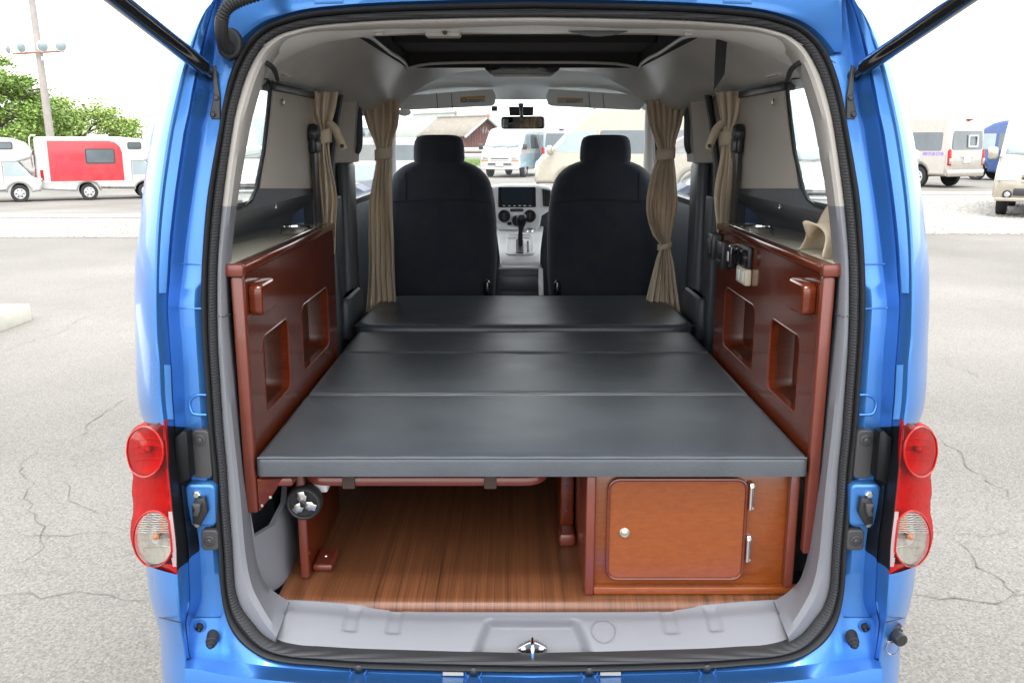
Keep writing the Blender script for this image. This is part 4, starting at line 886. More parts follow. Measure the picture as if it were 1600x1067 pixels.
for x0, x1 in ((847, 860), (762, 769)):
    mb = MB(); mb.prism(pxo([(x0, 295), (x1, 297), (x1 - 1, 322), (x0 + 1, 321)], 4.366), (0, .01, 0), 0, .002); vt = tilt(mb).build('air_vent', BLACK, cs)
    for i in range(3):
        mb = MB(); xx = x0 + (x1 - x0) * (i + .8) / 3.6; mb.prism(pxo([(xx, 297), (xx + 1.3, 297), (xx + 1.3, 319), (xx, 319)], 4.3645), (0, .002, 0)); tilt(mb).build('vent_fin', PLATE, vt)
for x, y, r in ((788, 336, 9.2), (827.5, 336, 9.2), (808, 343, 8)):
    p = UY(x, y, 4.372); k = r / FPX * 4.45
    mb = MB(); mb.lathe(p, (0, -1, .1), [(k, 0), (k, .006), (k * .8, .008), (k * .78, .004), (k * .55, .004), (k * .5, .02), (0, .021)], 22); kn = tilt(mb).build('heater_knob', BLACK, cs)
    mb = MB(); mb.box(p + Vector((-.003, -.026, -k * .55)), p + Vector((.003, -.018, k * .55)), 0, .001); tilt(mb).build('knob_pointer', PLATE, kn)
mb = MB(); mb.prism(pxo(rrect(797, 325, 818, 329.5, 2, 3), 4.371), (0, .006, 0), 0, .001); tilt(mb).build('switch_bar', PLATE, cs)
mb = MB(); mb.prism(pxo(rrect(793, 345, 799.5, 349.5, 1, 2), 4.371), (0, .006, 0), 0, .001); tilt(mb).build('lighter_socket', BLACK, cs)
con = [[(x, y, z) for x in xs2] for xs2, y, z in (((-.118, -.11, .10, .112), 4.36, 1.075), ((-.112, -.105, .095, .105), 4.25, 1.055), ((-.10, -.09, .085, .09), 4.08, 1.0), ((-.092, -.085, .08, .085), 3.98, .955), ((-.09, -.083, .078, .083), 3.955, .93))]
mb = MB(); mb.loft(con, False); solid(mb.build('shift_console', SILVER, van, ang=60), .01, -1)
mb = MB(); mb.box((-.10, 3.93, .56), (.095, 4.38, .93), 0, .01); mb.build('console_box', DARKTRIM2, van)
mb = MB(); mb.box((-.094, 3.915, .83), (.088, 3.935, .90), 0, .006); mb.build('console_drawer', DARKTRIM, van)
mb = MB(); fr = [Vector((x, y, 1.0 + (y - 4.08) * .32 + .012)) for x, y in rrect(-.062, 3.99, .055, 4.20, .02, 4)]; mb.tube(fr, .0055, 6, closed=True); gate = mb.build('shift_gate', SILVER, van)
mb = MB(); mb.prism([Vector((x, y, 1.0 + (y - 4.08) * .32 + .008)) for x, y in rrect(-.022, 4.01, .012, 4.15, .012, 3)], (0, 0, .006), 0, .001); mb.build('shift_slot', BLACK, gate)
mb = MB(); mb.prism([Vector((x, y, 1.0 + (y - 4.08) * .32 + .008)) for x, y in rrect(.028, 4.03, .037, 4.13, .003, 3)], (0, 0, .006), 0, .001); mb.build('gear_indicator', BLACK, gate)
mb = MB(); mb.tube(crom([(-.003, 4.10, 1.01), (-.002, 4.09, 1.06), (.0, 4.08, 1.085), (.001, 4.075, 1.105), (.002, 4.07, 1.135), (.003, 4.07, 1.150), (.003, 4.07, 1.157)], 3), [.011]*4 + [.010]*3 + [.013]*2 + [.018, .021, .023, .024, .024, .023, .022, .020, .017, .012, .006], 12); mb.build('gear_lever', BLACK, gate)
mb = MB(); mb.lathe(Vector((.045, 4.27, 1.062)), (0, -.3, 1), [(.026, 0), (.026, .005), (.018, .006), (.018, .012), (0, .013)], 18); mb.build('console_button', CHROME, van)
mb = MB(); mb.tube([UY(846, 472, 3.62), UY(845, 440, 3.66), UY(845, 420, 3.68)], [.010, .011, .009], 10); mb.build('handbrake_lever', SILVER, van)

# ------------------------------------------------------------------ front seats
hwf = pch([.55, .70, .85, .95, 1.10, 1.22, 1.30, 1.345, 1.375, 1.392, 1.40], [.205, .215, .226, .233, .235, .228, .213, .188, .155, .118, .095])
for sx, cx_ in ((-1, -.338), (1, .342)):
    st = bpy.data.objects.new('front_seat', None); COL.objects.link(st); st.parent = van; st.matrix_parent_inverse = pmat(van).inverted(); st.location = (0, 0, 0)
    lab(st, 'dark navy fabric front seat, ' + ('left' if sx < 0 else 'right') + ' one')
    def sring(hw, z, y0, dp, r=.05, bow=.012):
        o_ = rrect(-hw, 0, hw, dp, min(r, hw * .9, dp * .49), 5)
        return [Vector((cx_ + u, y0 + v - (bow * (1 - (u / hw) ** 2) if v < dp * .5 else 0), z)) for u, v in o_]
    mb = MB(); zs = [.55, .65, .75, .85, .95, 1.05, 1.15, 1.22, 1.28, 1.32, 1.345, 1.365, 1.38, 1.39, 1.396]
    mb.loft([sring(hwf(z), z, 3.62 + .10 * (z - .6) + .04 * max(0, z - 1.33), .15 - .5 * max(0, z - 1.34), .06) for z in zs], True, (1, 1))
    bk = mb.build('backrest', SEATF, st, ang=60)
    mb = MB(); zs2 = [(1.365, .088), (1.38, .098), (1.41, .104), (1.45, .103), (1.478, .098), (1.492, .090), (1.500, .074), (1.503, .05)]
    mb.loft([sring(h, z, 3.70, .085 - (.03 if z > 1.495 else 0), .035, .01) for z, h in zs2], True, (1, 1)); mb.build('headrest', SEATF, st, ang=60)
    mb = MB(); mb.box((cx_ - .24, 3.72, .55), (cx_ + .24, 4.15, .78), 0, .06); mb.build('seat_cushion', SEATF, st)
    yb = lambda z: 3.62 + .10 * (z - .6) - .0125
    mb = MB(); mb.tube([Vector((cx_ + u * .218, yb(1.235) + .012 * u * u, 1.235 + .012 * (1 - u * u))) for u in [-.96 + 1.92 * i / 16 for i in range(17)]], .0016, 5); mb.build('seam', SEAM, bk)
    for u in (-.62, .62):
        mb = MB(); mb.tube([Vector((cx_ + u * .215, yb(z) + .0055 + .04 * max(0, z - 1.33), z)) for z in [1.24 + .12 * i / 8 for i in range(9)]], .0014, 5); mb.build('seam', SEAM, bk)
    for u in (-1, 1):
        p = Vector((cx_ + u * .198, 3.60, .90))
        mb = MB(); mb.tube([p + Vector((0, 0, -.06)), p, p + Vector((0, 0, .018)), p + Vector((0, .006, .026))], [.015, .0155, .013, .005], 12); mb.build('recliner_cover', GLOSSBLACK, st)

# ================================================================== THINGS INSIDE THE VAN
# bed cushions
PIPE = mat('grey_piping', (.075, .085, .098), .45)
def cushion(y0, y1, hw0, hw1, z0, z1, r, label, seed, cr=.012):
    """rounded cushion between y0 and y1, slightly domed with soft creases"""
    rr_ = random.Random(seed); N, Mx = 16, 44; bumps = [(rr_.uniform(-hw0, hw0), rr_.uniform(y0, y1), rr_.uniform(.03, .09), rr_.uniform(-.0034, .0026)) for _ in range(22)]
    mb = MB(); rows = []
    ys = [y0, y0 + r * .08, y0 + r * .3, y0 + r] + [y0 + r + (y1 - y0 - 2 * r) * i / N for i in range(1, N)] + [y1 - r, y1 - r * .3, y1 - r * .08, y1]
    us = [-1, -.995, -.985, -.965] + [-.965 + 1.93 * i / Mx for i in range(1, Mx)] + [.965, .985, .995, 1]
    def edge(d, r): return 0 if d >= r else r - math.sqrt(max(0, r * r - (r - d) ** 2))
    for y in ys:
        hw = hw0 + (hw1 - hw0) * (y - y0) / (y1 - y0); row = []
        # rounded plan corners
        dc = min(y - y0, y1 - y)
        if dc < cr: hw -= cr - math.sqrt(max(0, cr * cr - (cr - dc) ** 2))
        for u in us:
            x = u * hw; drop = max(edge(min(y - y0, y1 - y), r), edge((1 - abs(u)) * hw, r))
            z = z1 - min(drop, r) + .003 * (1 - u ** 4) * sstep(0, .12, min(y - y0, y1 - y))
            for bx, by, bs, bh in bumps: z += bh * math.exp(-((x - bx) ** 2 + ((y - by) * 1.6) ** 2) / bs ** 2) * (1 if drop < .001 else .3)
            row.append((x, y, z))
        rows.append(row)
    n = len(us); mb.loft(rows, False)
    ring = [rows[0][j] for j in range(n)] + [rows[i][-1] for i in range(1, len(rows))] + [rows[-1][j] for j in range(n - 2, -1, -1)] + [rows[i][0] for i in range(len(rows) - 2, 0, -1)]
    cxm = Vector((0, (y0 + y1) / 2, 0))
    low = []
    for p in ring: low.append((p[0], p[1], z0 + .006))
    mb.loft([ring, low], True); mb.add(low, [list(range(len(low)))])
    o = weld(mb.build('bed_cushion', VINYL), 2e-4); o.data.set_sharp_from_angle(angle=R(50))
    for yy in (y0 + r * .55, y1 - r * .55):
        g = MB(); g.tube([(-hw0 * .985 + 2 * hw0 * .985 * i / 30, yy, z1 - .0012 + .0006 * math.sin(i * 1.7)) for i in range(31)] if yy < y0 + .1 or cr < .05 else [(-hw1 * .86 + 2 * hw1 * .86 * i / 30, yy, z1 - .0012) for i in range(31)], .0013, 5); g.build('stitched_seam', PIPE, o)
    return tag(o, label, 'cushion', 'bed cushions of the blue van')
q = [cushion(1.682, 2.136, .549, .549, .822, .868, .010, 'widest-looking grey leatherette bed cushion nearest the tailgate, its front edge in view', 1),
     cushion(2.140, 2.583, .549, .549, .822, .868, .010, 'second grey leatherette bed cushion from the tailgate, lightly creased at left', 2),
     cushion(2.587, 2.885, .549, .549, .822, .868, .010, 'narrow grey leatherette bed cushion, third from the tailgate', 3),
     cushion(2.90, 3.50, .575, .545, .825, .884, .018, 'dark leatherette bed cushion with rounded corners right behind the front seats', 4, .09)]
# piping along the visible front edge
mb = MB(); mb.tube([(x, 1.683, .8665) for x in [-.545 + 1.09 * i / 20 for i in range(21)]], .0018, 6); mb.build('piping', PIPE, q[0])
# side cabinets
def cabinet(s_):
    lbl = 'glossy red-brown wooden side cabinet with two recesses, ' + ('without sockets, left of the bed' if s_ < 0 else 'with power sockets, right of the bed')
    t = thing('side_cabinet', lbl, 'cabinet', (s_ * .64, 2.15, .74), 0, 'wooden side cabinets')
    XI = -.558
    F = (lambda m: m) if s_ < 0 else (lambda m: m.mirror())
    h1 = rrect(1.815, .916, 2.030, 1.083, .022, 5); h2 = rrect(2.165, .916, 2.485, 1.083, .030, 5)
    fn = lambda u, v, w: Vector((XI - w, u, v))
    mb = MB(); mb.plate([(1.716, .80), (2.600, .80), (2.600, 1.228), (1.716, 1.228)], [h1, h2], fn, .020); pn = F(mb).build('panel', MAHOG, t)
    for h in (h1, h2):
        us = [p[0] for p in h]; vs = [p[1] for p in h]; g = .012
        big = rrect(min(us) - g * .0, min(vs), max(us), max(vs), .022, 5)
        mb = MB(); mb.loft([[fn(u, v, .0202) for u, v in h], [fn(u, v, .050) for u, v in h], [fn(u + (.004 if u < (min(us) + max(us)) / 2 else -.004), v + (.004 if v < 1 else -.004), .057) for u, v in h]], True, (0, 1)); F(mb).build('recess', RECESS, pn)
        mb = MB(); mb.tube([fn(u, v, .0015) for u, v in h], .0026, 6, closed=True); F(mb).build('recess_rim', MAHOGEDGE, pn)
    mb = MB(); e = [Vector((XI + .004, 1.716, .775)), Vector((XI - .026, 1.716, .775))]
    mb.box((XI - .020, 1.694, .745 if s_ < 0 else .655), (XI + .003, 1.716, 1.226), 0, .004); F(mb).build('edge_post', MAHOGEDGE, t)
    mb = MB(); mb.box((XI - .022, 1.694, 1.2300), (XI + .006, 2.604, 1.2485), 0, .004); F(mb).build('cap_rail', MAHOG, t)
    mb = MB(); mb.box((XI - .030, 1.690, 1.2265), (XI + .0065, 1.712, 1.2505), 0, .004); F(mb).build('rail_end', MAHOGEDGE, t)
    mb = MB(); cc = [(XI - .020, 1.696), (XI - .020, 2.605), (-.66, 2.605), (-.70, 2.50), (-.725, 2.2), (-.735, 1.9), (-.735, 1.70)]
    mb.prism([Vector((x, y, 1.236)) for x, y in cc], (0, 0, .012), 0, .001); ct = F(mb).build('worktop', LAM, t)
    mb = MB(); mb.tube([(XI - .018, y, 1.2485) for y in (1.72, 2.2, 2.605)], .0016, 5); F(mb).build('chrome_line', CHROME, ct)
    for k in range(1):
        p = Vector((-.625, 2.44, 1.248)); mb = MB(); mb.lathe(p, (0, 0, 1), [(.043, 0), (.044, .004), (.040, .007), (.037, .005), (.036, -.0), (.034, .0005), (0, .0005)], 32); F(mb).build('cup_holder_ring', CHROME, ct)
    # block handle
    y0, y1 = 1.735, 1.845
    hb = rrect(1.735, 1.142, 1.838, 1.205, .013, 4)
    mb = MB(); mb.prism([fn(u, v, .0) for u, v in hb], (.027, 0, 0), 0, .005); F(mb).build('block_handle', MAHOG, t)
    # lower triangular bracket below the bed
    if s_ < 0:
        mb = MB(); mb.prism([Vector((XI + .004, 1.700, .815)), Vector((XI + .055, 1.705, .815)), Vector((XI + .03, 1.715, .775)), Vector((XI + .004, 1.70, .745))], (0, .02, 0), 0, .002); F(mb).build('bracket', MAHOG, t)
        mb = MB(); mb.box((XI + .002, 1.705, .797), (XI + .075, 1.76, .816), 0, .006); F(mb).build('bracket_ledge', MAHOGEDGE, t)
        for dx, dz in ((.012, .760), (.030, .778)):
            mb = MB(); mb.lathe((XI + dx, 1.698, dz), (0, -1, 0), [(.0035, 0), (.003, .002), (0, .0025)], 8); F(mb).build('screw', BRASS, t)
    if s_ > 0:
        def outlet(yc, zc, wy, wz, d, m, name):
            mb = MB(); mb.box((-XI - d, yc - wy, zc - wz), (-XI, yc + wy, zc + wz), 0, .004); return mb.build(name, m, t)
        o_ = outlet(2.575, 1.185, .030, .036, .030, BLACK, 'switch_box'); mb = MB(); mb.box((-XI - .034, 2.555, 1.165), (-XI - .030, 2.595, 1.205), 0, .001); mb.build('rocker', PLATE, o_)
        o_ = outlet(2.488, 1.170, .033, .038, .022, BLACK, 'socket_panel')
        for k in range(3):
            mb = MB(); mb.box((-XI - .0235, 2.468 + k * .016, 1.148), (-XI - .022, 2.478 + k * .016, 1.156), 0, .0004); mb.build('indicator', GLOSSBLACK, o_)
        o_ = outlet(2.40, 1.178, .024, .030, .018, GLOSSBLACK, 'usb_socket'); mb = MB(); mb.box((-XI - .0195, 2.388, 1.165), (-XI - .018, 2.405, 1.19), 0, .0004); mb.build('port', SILVER, o_)
        o_ = outlet(2.265, 1.193, .048, .028, .012, BLACK, 'socket_panel')
        for k in (-1, 1):
            mb = MB(); mb.lathe((-XI - .012, 2.265 + k * .023, 1.193), (-1, 0, 0), [(.021, 0), (.021, .010), (.016, .013), (.015, .004), (0, .004)], 20); mb.build('socket_cap', GLOSSBLACK, o_)
        o_ = outlet(2.262, 1.146, .046, .021, .017, mat('ivory_socket_frame', (.55, .50, .38), .35), 'mains_socket')
        for k in (-1, 1):
            mb = MB(); mb.box((-XI - .019, 2.262 + k * .020 - .015, 1.132), (-XI - .0172, 2.262 + k * .020 + .015, 1.160), 0, .0008); mb.build('socket_face', WHITEP, o_)
    return t
cabinet(-1); cabinet(1)
# locker below the bed
lk = thing('storage_locker', 'orange-brown burl wood locker with framed door under the bed', 'locker', (.345, 1.9, .55))
mb = MB(); mb.box((.132, 1.735, .552), (.553, 2.6, .815), 0, .002); mb.build('carcass', BURL, lk)
mb = MB(); mb.box((.112, 1.715, .552), (.131, 2.6, .815), 0, .004); mb.build('side_board', MAHOGEDGE, lk)
mb = MB(); mb.box((.131, 1.718, .552), (.560, 1.735, .568), 0, .002); mb.build('plinth', BURL, lk)
dp = rrect(.158, .586, .441, .806, .022, 5)
mb = MB(); mb.prism([Vector((u, 1.722, v)) for u, v in dp], (0, .012, 0), 0, .004); dd = mb.build('door', BURL, lk)
mb = MB(); mb.tube([Vector((u, 1.7215, v)) for u, v in dp], .0038, 8, closed=True); mb.build('door_edge', MAHOG, dd)
kp = UY(976, 832, 1.72)
mb = MB(); mb.lathe((kp.x, 1.722, kp.z), (0, -1, 0), [(.0105, 0), (.0105, .003), (.0085, .005), (.0075, .0035), (.007, .004), (.004, .006), (0, .0065)], 24); mb.build('push_knob', BRASS, dd)
for zz in (.77, .655):
    hp = Vector((.449, 1.718, zz)); mb = MB(); mb.box(hp + Vector((-.004, -.002, -.030)), hp + Vector((.006, .016, .030)), 0, .003); hg = mb.build('hinge', CHROME, dd)
    mb = MB(); mb.tube([hp + Vector((-.001, -.004, -.026)), hp + Vector((-.001, -.004, .022))], .0038, 8); mb.build('hinge_pin', CHROME, hg)
    for dz in (-.024, .024):
        mb = MB(); mb.lathe(hp + Vector((.003, -.002, dz)), (0, -1, 0), [(.0035, 0), (.003, .0015), (0, .002)], 8); mb.build('screw', STEEL, hg)
mb = MB(); mb.box((.528, 1.716, .569), (.545, 1.7345, .815), 0, .002); mb.build('end_post', MAHOGEDGE, lk)
# bed supports on the floor
def support(xl_, xr_, y0, foot, lbl, s_):
    t = thing('support_board', lbl, 'support', ((xl_ + xr_) / 2, y0, .55), 0, 'red-brown supports under the bed')
    mb = MB(); mb.box((xl_, y0, .552), (xr_, y0 + .35, .818), 0, .003); mb.build('board', MAHOG, t)
    mb = MB(); mb.box((xl_ - .002, y0 - .014, .552), (xr_ + .002, y0, .818), 0, .005); mb.build('edge_strip', MAHOGEDGE, t)
    a, b_ = (xr_, xr_ + foot) if s_ > 0 else (xl_ - foot, xl_)
    mb = MB(); mb.box((a + .001, y0 + .02, .553), (b_, y0 + .11, .568), 0, .005); mb.build('foot', MAHOGEDGE, t)
    for k in (.065,):
        mb = MB(); mb.lathe(((a + b_) / 2, y0 + k, .568), (0, 0, 1), [(.005, 0), (.004, .002), (0, .003)], 10); mb.build('screw', STEEL, t)
support(-.497, -.482, 1.80, .045, 'red-brown support board with screwed foot behind the spoked wheel', 1)
t = thing('support_board', 'red-brown bolted support board beside the burl locker', 'support', (.09, 1.98, .55), 0, 'red-brown supports under the bed')
mb = MB(); mb.box((.075, 2.0, .553), (.108, 2.5, .818), 0, .006); mb.build('board', MAHOG, t)
mb = MB(); mb.box((.070, 1.94, .553), (.109, 2.0, .585), 0, .008); mb.build('foot', MAHOGEDGE, t)
for z_ in (.62, .68, .74, .79):
    mb = MB(); mb.lathe((.09, 2.0, z_), (0, -1, 0), [(.0035, 0), (.003, .002), (0, .0025)], 10); mb.build('bolt', PLATE, t)
# stowed table top strapped under the bed
t = thing('stowed_table', 'red-brown rounded table top strapped flat beneath the bed', 'table', (-.20, 1.95, .79))
mb = MB(); o_ = rrect(-.475, 1.745, .035, 2.15, .05, 6); mb.prism([Vector((u, v, .780)) for u, v in o_], (0, 0, .022), 0, .009); mb.build('table_top', MAHOGEDGE, t)
for x in (-.378, -.085):
    mb = MB(); mb.box((x - .013, 1.741, .7775), (x + .013, 2.16, .8215), 0, .002); mb.build('strap', mat('brown_webbing', (.05, .03, .025), .8), t)
# spoked wheel
wc = UY(474, 787, 1.775)
t = thing('trolley_wheel', 'small black wheel with three silver spokes tucked under the bed', 'wheel', wc)
mb = MB(); mb.lathe(wc + Vector((0, .03, 0)), (0, -1, 0), [(.020, 0), (.034, 0), (.0375, .005), (.0375, .026), (.036, .031), (.0335, .033), (.031, .030), (.030, .024), (.0, .022)], 36); mb.build('tyre', TYRE, t)
mb = MB(); mb.tube([wc + Vector((.0315 * math.cos(a), -.0015, .0315 * math.sin(a))) for a in [i * math.pi / 18 for i in range(36)]], .0012, 6, closed=True); mb.build('rim', PLATE, t)
for k in range(3):
    a = R(100 + 120 * k); d = Vector((math.cos(a), 0, math.sin(a))); e = Vector((-math.sin(a), 0, math.cos(a))); b0 = wc + Vector((0, .004, 0))
    mb = MB(); mb.prism([b0 + d * u + e * v for u, v in ((.004, -.007), (.016, -.011), (.020, -.0075), (.028, -.0075), (.028, .0075), (.020, .0075), (.016, .011), (.004, .007))], (0, -.006, 0), 0, .0015); sp_ = mb.build('spoke', STEEL, t)
    mb = MB(); mb.lathe(b0 + d * .013 + Vector((0, -.006, 0)), (0, -1, 0), [(.0022, 0), (.002, .001), (0, .0012)], 8); mb.build('rivet', CHROME, sp_)
mb = MB(); mb.lathe(wc + Vector((0, .002, 0)), (0, -1, 0), [(.0062, 0), (.0062, .008), (.0045, .009), (.004, .005), (0, .005)], 16); mb.build('hub', BLACK, t)
mb = MB(); mb.box((wc.x + .012, wc.y + .034, wc.z + .010), (wc.x + .045, wc.y + .16, wc.z + .075), 0, .006); mb.build('fork', SILVER, t)

# ------------------------------------------------------------------ curtains
def curtain(label, rows, Y, pl, tie=(), seed=0, ang=0., group='beige van curtains'):
    """rows: (z, x_left, x_right, pleat_amp); hangs at depth Y, turned by ang about its middle"""
    r = random.Random(seed); t = thing('curtain', label, 'curtain', ((rows[0][1] + rows[0][2]) / 2, Y, rows[-1][0]), 0, group)
    zs = [q_[0] for q_ in rows][::-1]; fl = pch(zs, [q_[1] for q_ in rows][::-1]); fr_ = pch(zs, [q_[2] for q_ in rows][::-1]); fa = pch(zs, [q_[3] for q_ in rows][::-1])
    N, Mx = 70, pl * 12; ph = [r.uniform(-.5, .5) for _ in range(pl + 2)]; wv = [r.uniform(.6, 1.35) for _ in range(pl + 2)]
    rings = []
    for i in range(N + 1):
        z = zs[-1] + (zs[0] - zs[-1]) * i / N; a, b_ = fl(z), fr_(z); am = fa(z); row = []
        for j in range(Mx + 1):
            u = j / Mx; k = u * pl; ki = min(pl, int(k))
            s_ = math.sin(2 * math.pi * k + ph[ki] * .0 + .5 * math.sin(z * 9 + ki)) * wv[ki] * (1 - (k - ki)) + math.sin(2 * math.pi * k + .5 * math.sin(z * 9 + ki)) * wv[ki + 1] * (k - ki)
            x = (u - .5) * (b_ - a) + .006 * am / .02 * math.sin(4 * math.pi * k + z * 6) * .5; y = s_ * am + .010 * math.sin(z * 14 + u * 5 + seed)
            row.append(((a + b_) / 2 + x * math.cos(ang) - y * math.sin(ang), Y + x * math.sin(ang) + y * math.cos(ang), z))
        rings.append(row)
    o = MB().loft(rings, False).build('cloth', CURT, t, ang=80); solid(o, .0025)
    for (z, h, d) in tie:
        a, b_ = fl(z) - .004, fr_(z) + .004; c_ = Vector(((a + b_) / 2, Y, z)); hw = (b_ - a) / 2
        mb = MB(); mb.loft([[c_ + Vector((hw * math.cos(an) * (1 + .05 * math.sin(5*an)), d * math.sin(an), zz + .006 * math.cos(an))) for an in [k * math.pi / 14 for k in range(28)]] for zz in (-h, -h * .4, h * .4, h)], True); solid(mb.build('tie_band', CURT, t, ang=80), .004, 1)
    return t
curtain('beige pleated curtain gathered once, behind the left front seat', [(1.625, -.585, -.447, .016), (1.55, -.573, -.455, .020), (1.47, -.545, -.482, .018), (1.432, -.537, -.490, .014), (1.39, -.545, -.485, .018), (1.25, -.570, -.485, .020), (1.05, -.578, -.487, .020), (.84, -.595, -.477, .020)], 3.36, 5, ((1.433, .020, .030),), 1)
curtain('beige pleated curtain gathered twice, behind the right front seat', [(1.625, .447, .585, .016), (1.55, .460, .575, .020), (1.47, .490, .555, .018), (1.432, .500, .552, .014), (1.36, .478, .560, .020), (1.24, .462, .568, .022), (1.14, .485, .555, .018), (1.095, .515, .552, .012), (1.03, .50, .568, .018), (.84, .47, .600, .022)], 3.36, 6, ((1.433, .020, .030), (1.095, .010, .022)), 2)
for s_ in (-1, 1):
    ro = [(1.618, -.625, -.545, .012), (1.56, -.622, -.558, .014), (1.51, -.608, -.572, .012), (1.488, -.603, -.574, .010), (1.44, -.606, -.572, .012), (1.32, -.604, -.558, .016), (1.24, -.602, -.568, .014), (1.15, -.600, -.575, .010)]
    if s_ > 0: ro = [(z, -b_, -a, am) for z, a, b_, am in ro]
    t = curtain('narrow beige curtain bunched beside the rear seat belt, ' + ('left wall' if s_ < 0 else 'right wall'), ro, 2.68, 3, ((1.490, .020, .024),), 3 + s_, .5 * -s_)
    x0 = -.575; mb = MB(); tab = crom([(x0, 2.68, 1.535), (x0 + .022, 2.67, 1.515), (x0 + .036, 2.66, 1.485), (x0 + .048, 2.655, 1.455)], 5)
    mb.loft([[p + Vector((-.011, 0, -.006)), p + Vector((.011, -.006, .004))] for p in tab], False); mb = mb if s_ < 0 else mb.mirror(); tb = solid(mb.build('tie_tab', CURT, t, ang=80), .003)
    mb = MB(); mb.lathe((x0 + .044, 2.651, 1.465), (0, -1, 0), [(.006, 0), (.005, .003), (0, .0035)], 12); mb = mb if s_ < 0 else mb.mirror(); mb.build('press_stud', BLACK, tb)
# loose end of a rear curtain lying on the right worktop
rings = []
for i in range(31):
    v = i / 30; row = []
    for j in range(25):
        u = j / 24; h = .115 * (1 - .75 * abs(u - .45)) * math.sin(math.pi * min(1, v * 1.05)) ** .6
        row.append((.575 + .15 * u + .012 * math.sin(9 * v), 1.77 + .17 * v + .02 * math.sin(6 * u), 1.252 + max(0, h * (.75 + .25 * math.sin(10 * u + 5 * v)) + .012 * math.sin(16 * u - 6 * v) * math.sin(math.pi * v))))
    rings.append(row)
o = MB().loft(rings, False).build('folded_cloth', CURT, ang=80); solid(o, .003)
tag(o, 'crumpled beige cloth lying on the right cabinet worktop', 'cloth')

# ================================================================== VEHICLES AND PLACE BEYOND
def wheel(t, x, y, r, s_, spokes=6, rim=RIM, wd=.19):
    mb = MB(); mb.lathe((x, y - s_ * wd * .5, r), (0, s_, 0), [(r * .55, 0), (r * .93, 0), (r, .03), (r, wd - .03), (r * .94, wd), (r * .66, wd), (r * .62, wd - .03), (0, wd - .035)], 26)
    o = mb.build('wheel', TYRE, t, local=True)
    mb = MB(); mb.lathe((x, y + s_ * (wd * .5 - .034), r), (0, s_, 0), [(r * .62, 0), (r * .62, .012), (r * .56, .016), (r * .52, .004), (r * .25, .012), (r * .2, .028), (0, .03)], 24); m_ = mb.build('rim', rim, o, local=True)
    for k in range(spokes):
        a = 2 * math.pi * k / spokes; mb = MB(); c_ = Vector((x + r * .40 * math.cos(a), y + s_ * (wd * .5 - .016), r + r * .40 * math.sin(a)))
        mb.lathe(c_, (0, s_, 0), [(r * .085, 0), (r * .07, .004), (0, .005)], 10); mb.build('rim_hole', TYRE, o, local=True)
    return o
def body_prism(out, W, bev, tum, z0=1.0):
    """side outline (x,z) swept across the width, rounded at the edges and leaning in above z0"""
    n = len(out); c = Vector((sum(p[0] for p in out) / n, sum(p[1] for p in out) / n))
    def inset(k):
        res = []
        for i in range(n):
            p0, p1, p2 = (Vector(out[(i + d) % n]) for d in (-1, 0, 1)); e1 = p1 - p0; e2 = p2 - p1
            d = (e1.normalized() if e1.length > 1e-6 else Vector((0, 0))) + (e2.normalized() if e2.length > 1e-6 else Vector((0, 0)))
            d = d.normalized() if d.length > 1e-6 else Vector((1, 0)); nn = Vector((-d.y, d.x)); res.append(p1 + nn * k * sgn)
        return res
    area = sum(out[i - 1][0] * out[i][1] - out[i][0] * out[i - 1][1] for i in range(n)); sgn = 1 if area > 0 else -1
    prof = [(W / 2 - bev * (1 - math.cos(R(a_))), inset(bev * (1 - math.sin(R(a_))))) for a_ in (0, 18, 36, 54, 72, 90)]
    rings = []
    for y, o_ in prof: rings.append([(p.x, -y * (1 - tum * (p.y - z0)), p.y) for p in o_])
    for y, o_ in prof[::-1]: rings.append([(p.x, y * (1 - tum * (p.y - z0)), p.y) for p in o_])
    return MB().loft(rings, True, (1, 1))
def arc(cx, cz, r, a0, a1, n=8): return [(cx + r * math.cos(R(a0 + (a1 - a0) * i / n)), cz + r * math.sin(R(a0 + (a1 - a0) * i / n))) for i in range(n + 1)]
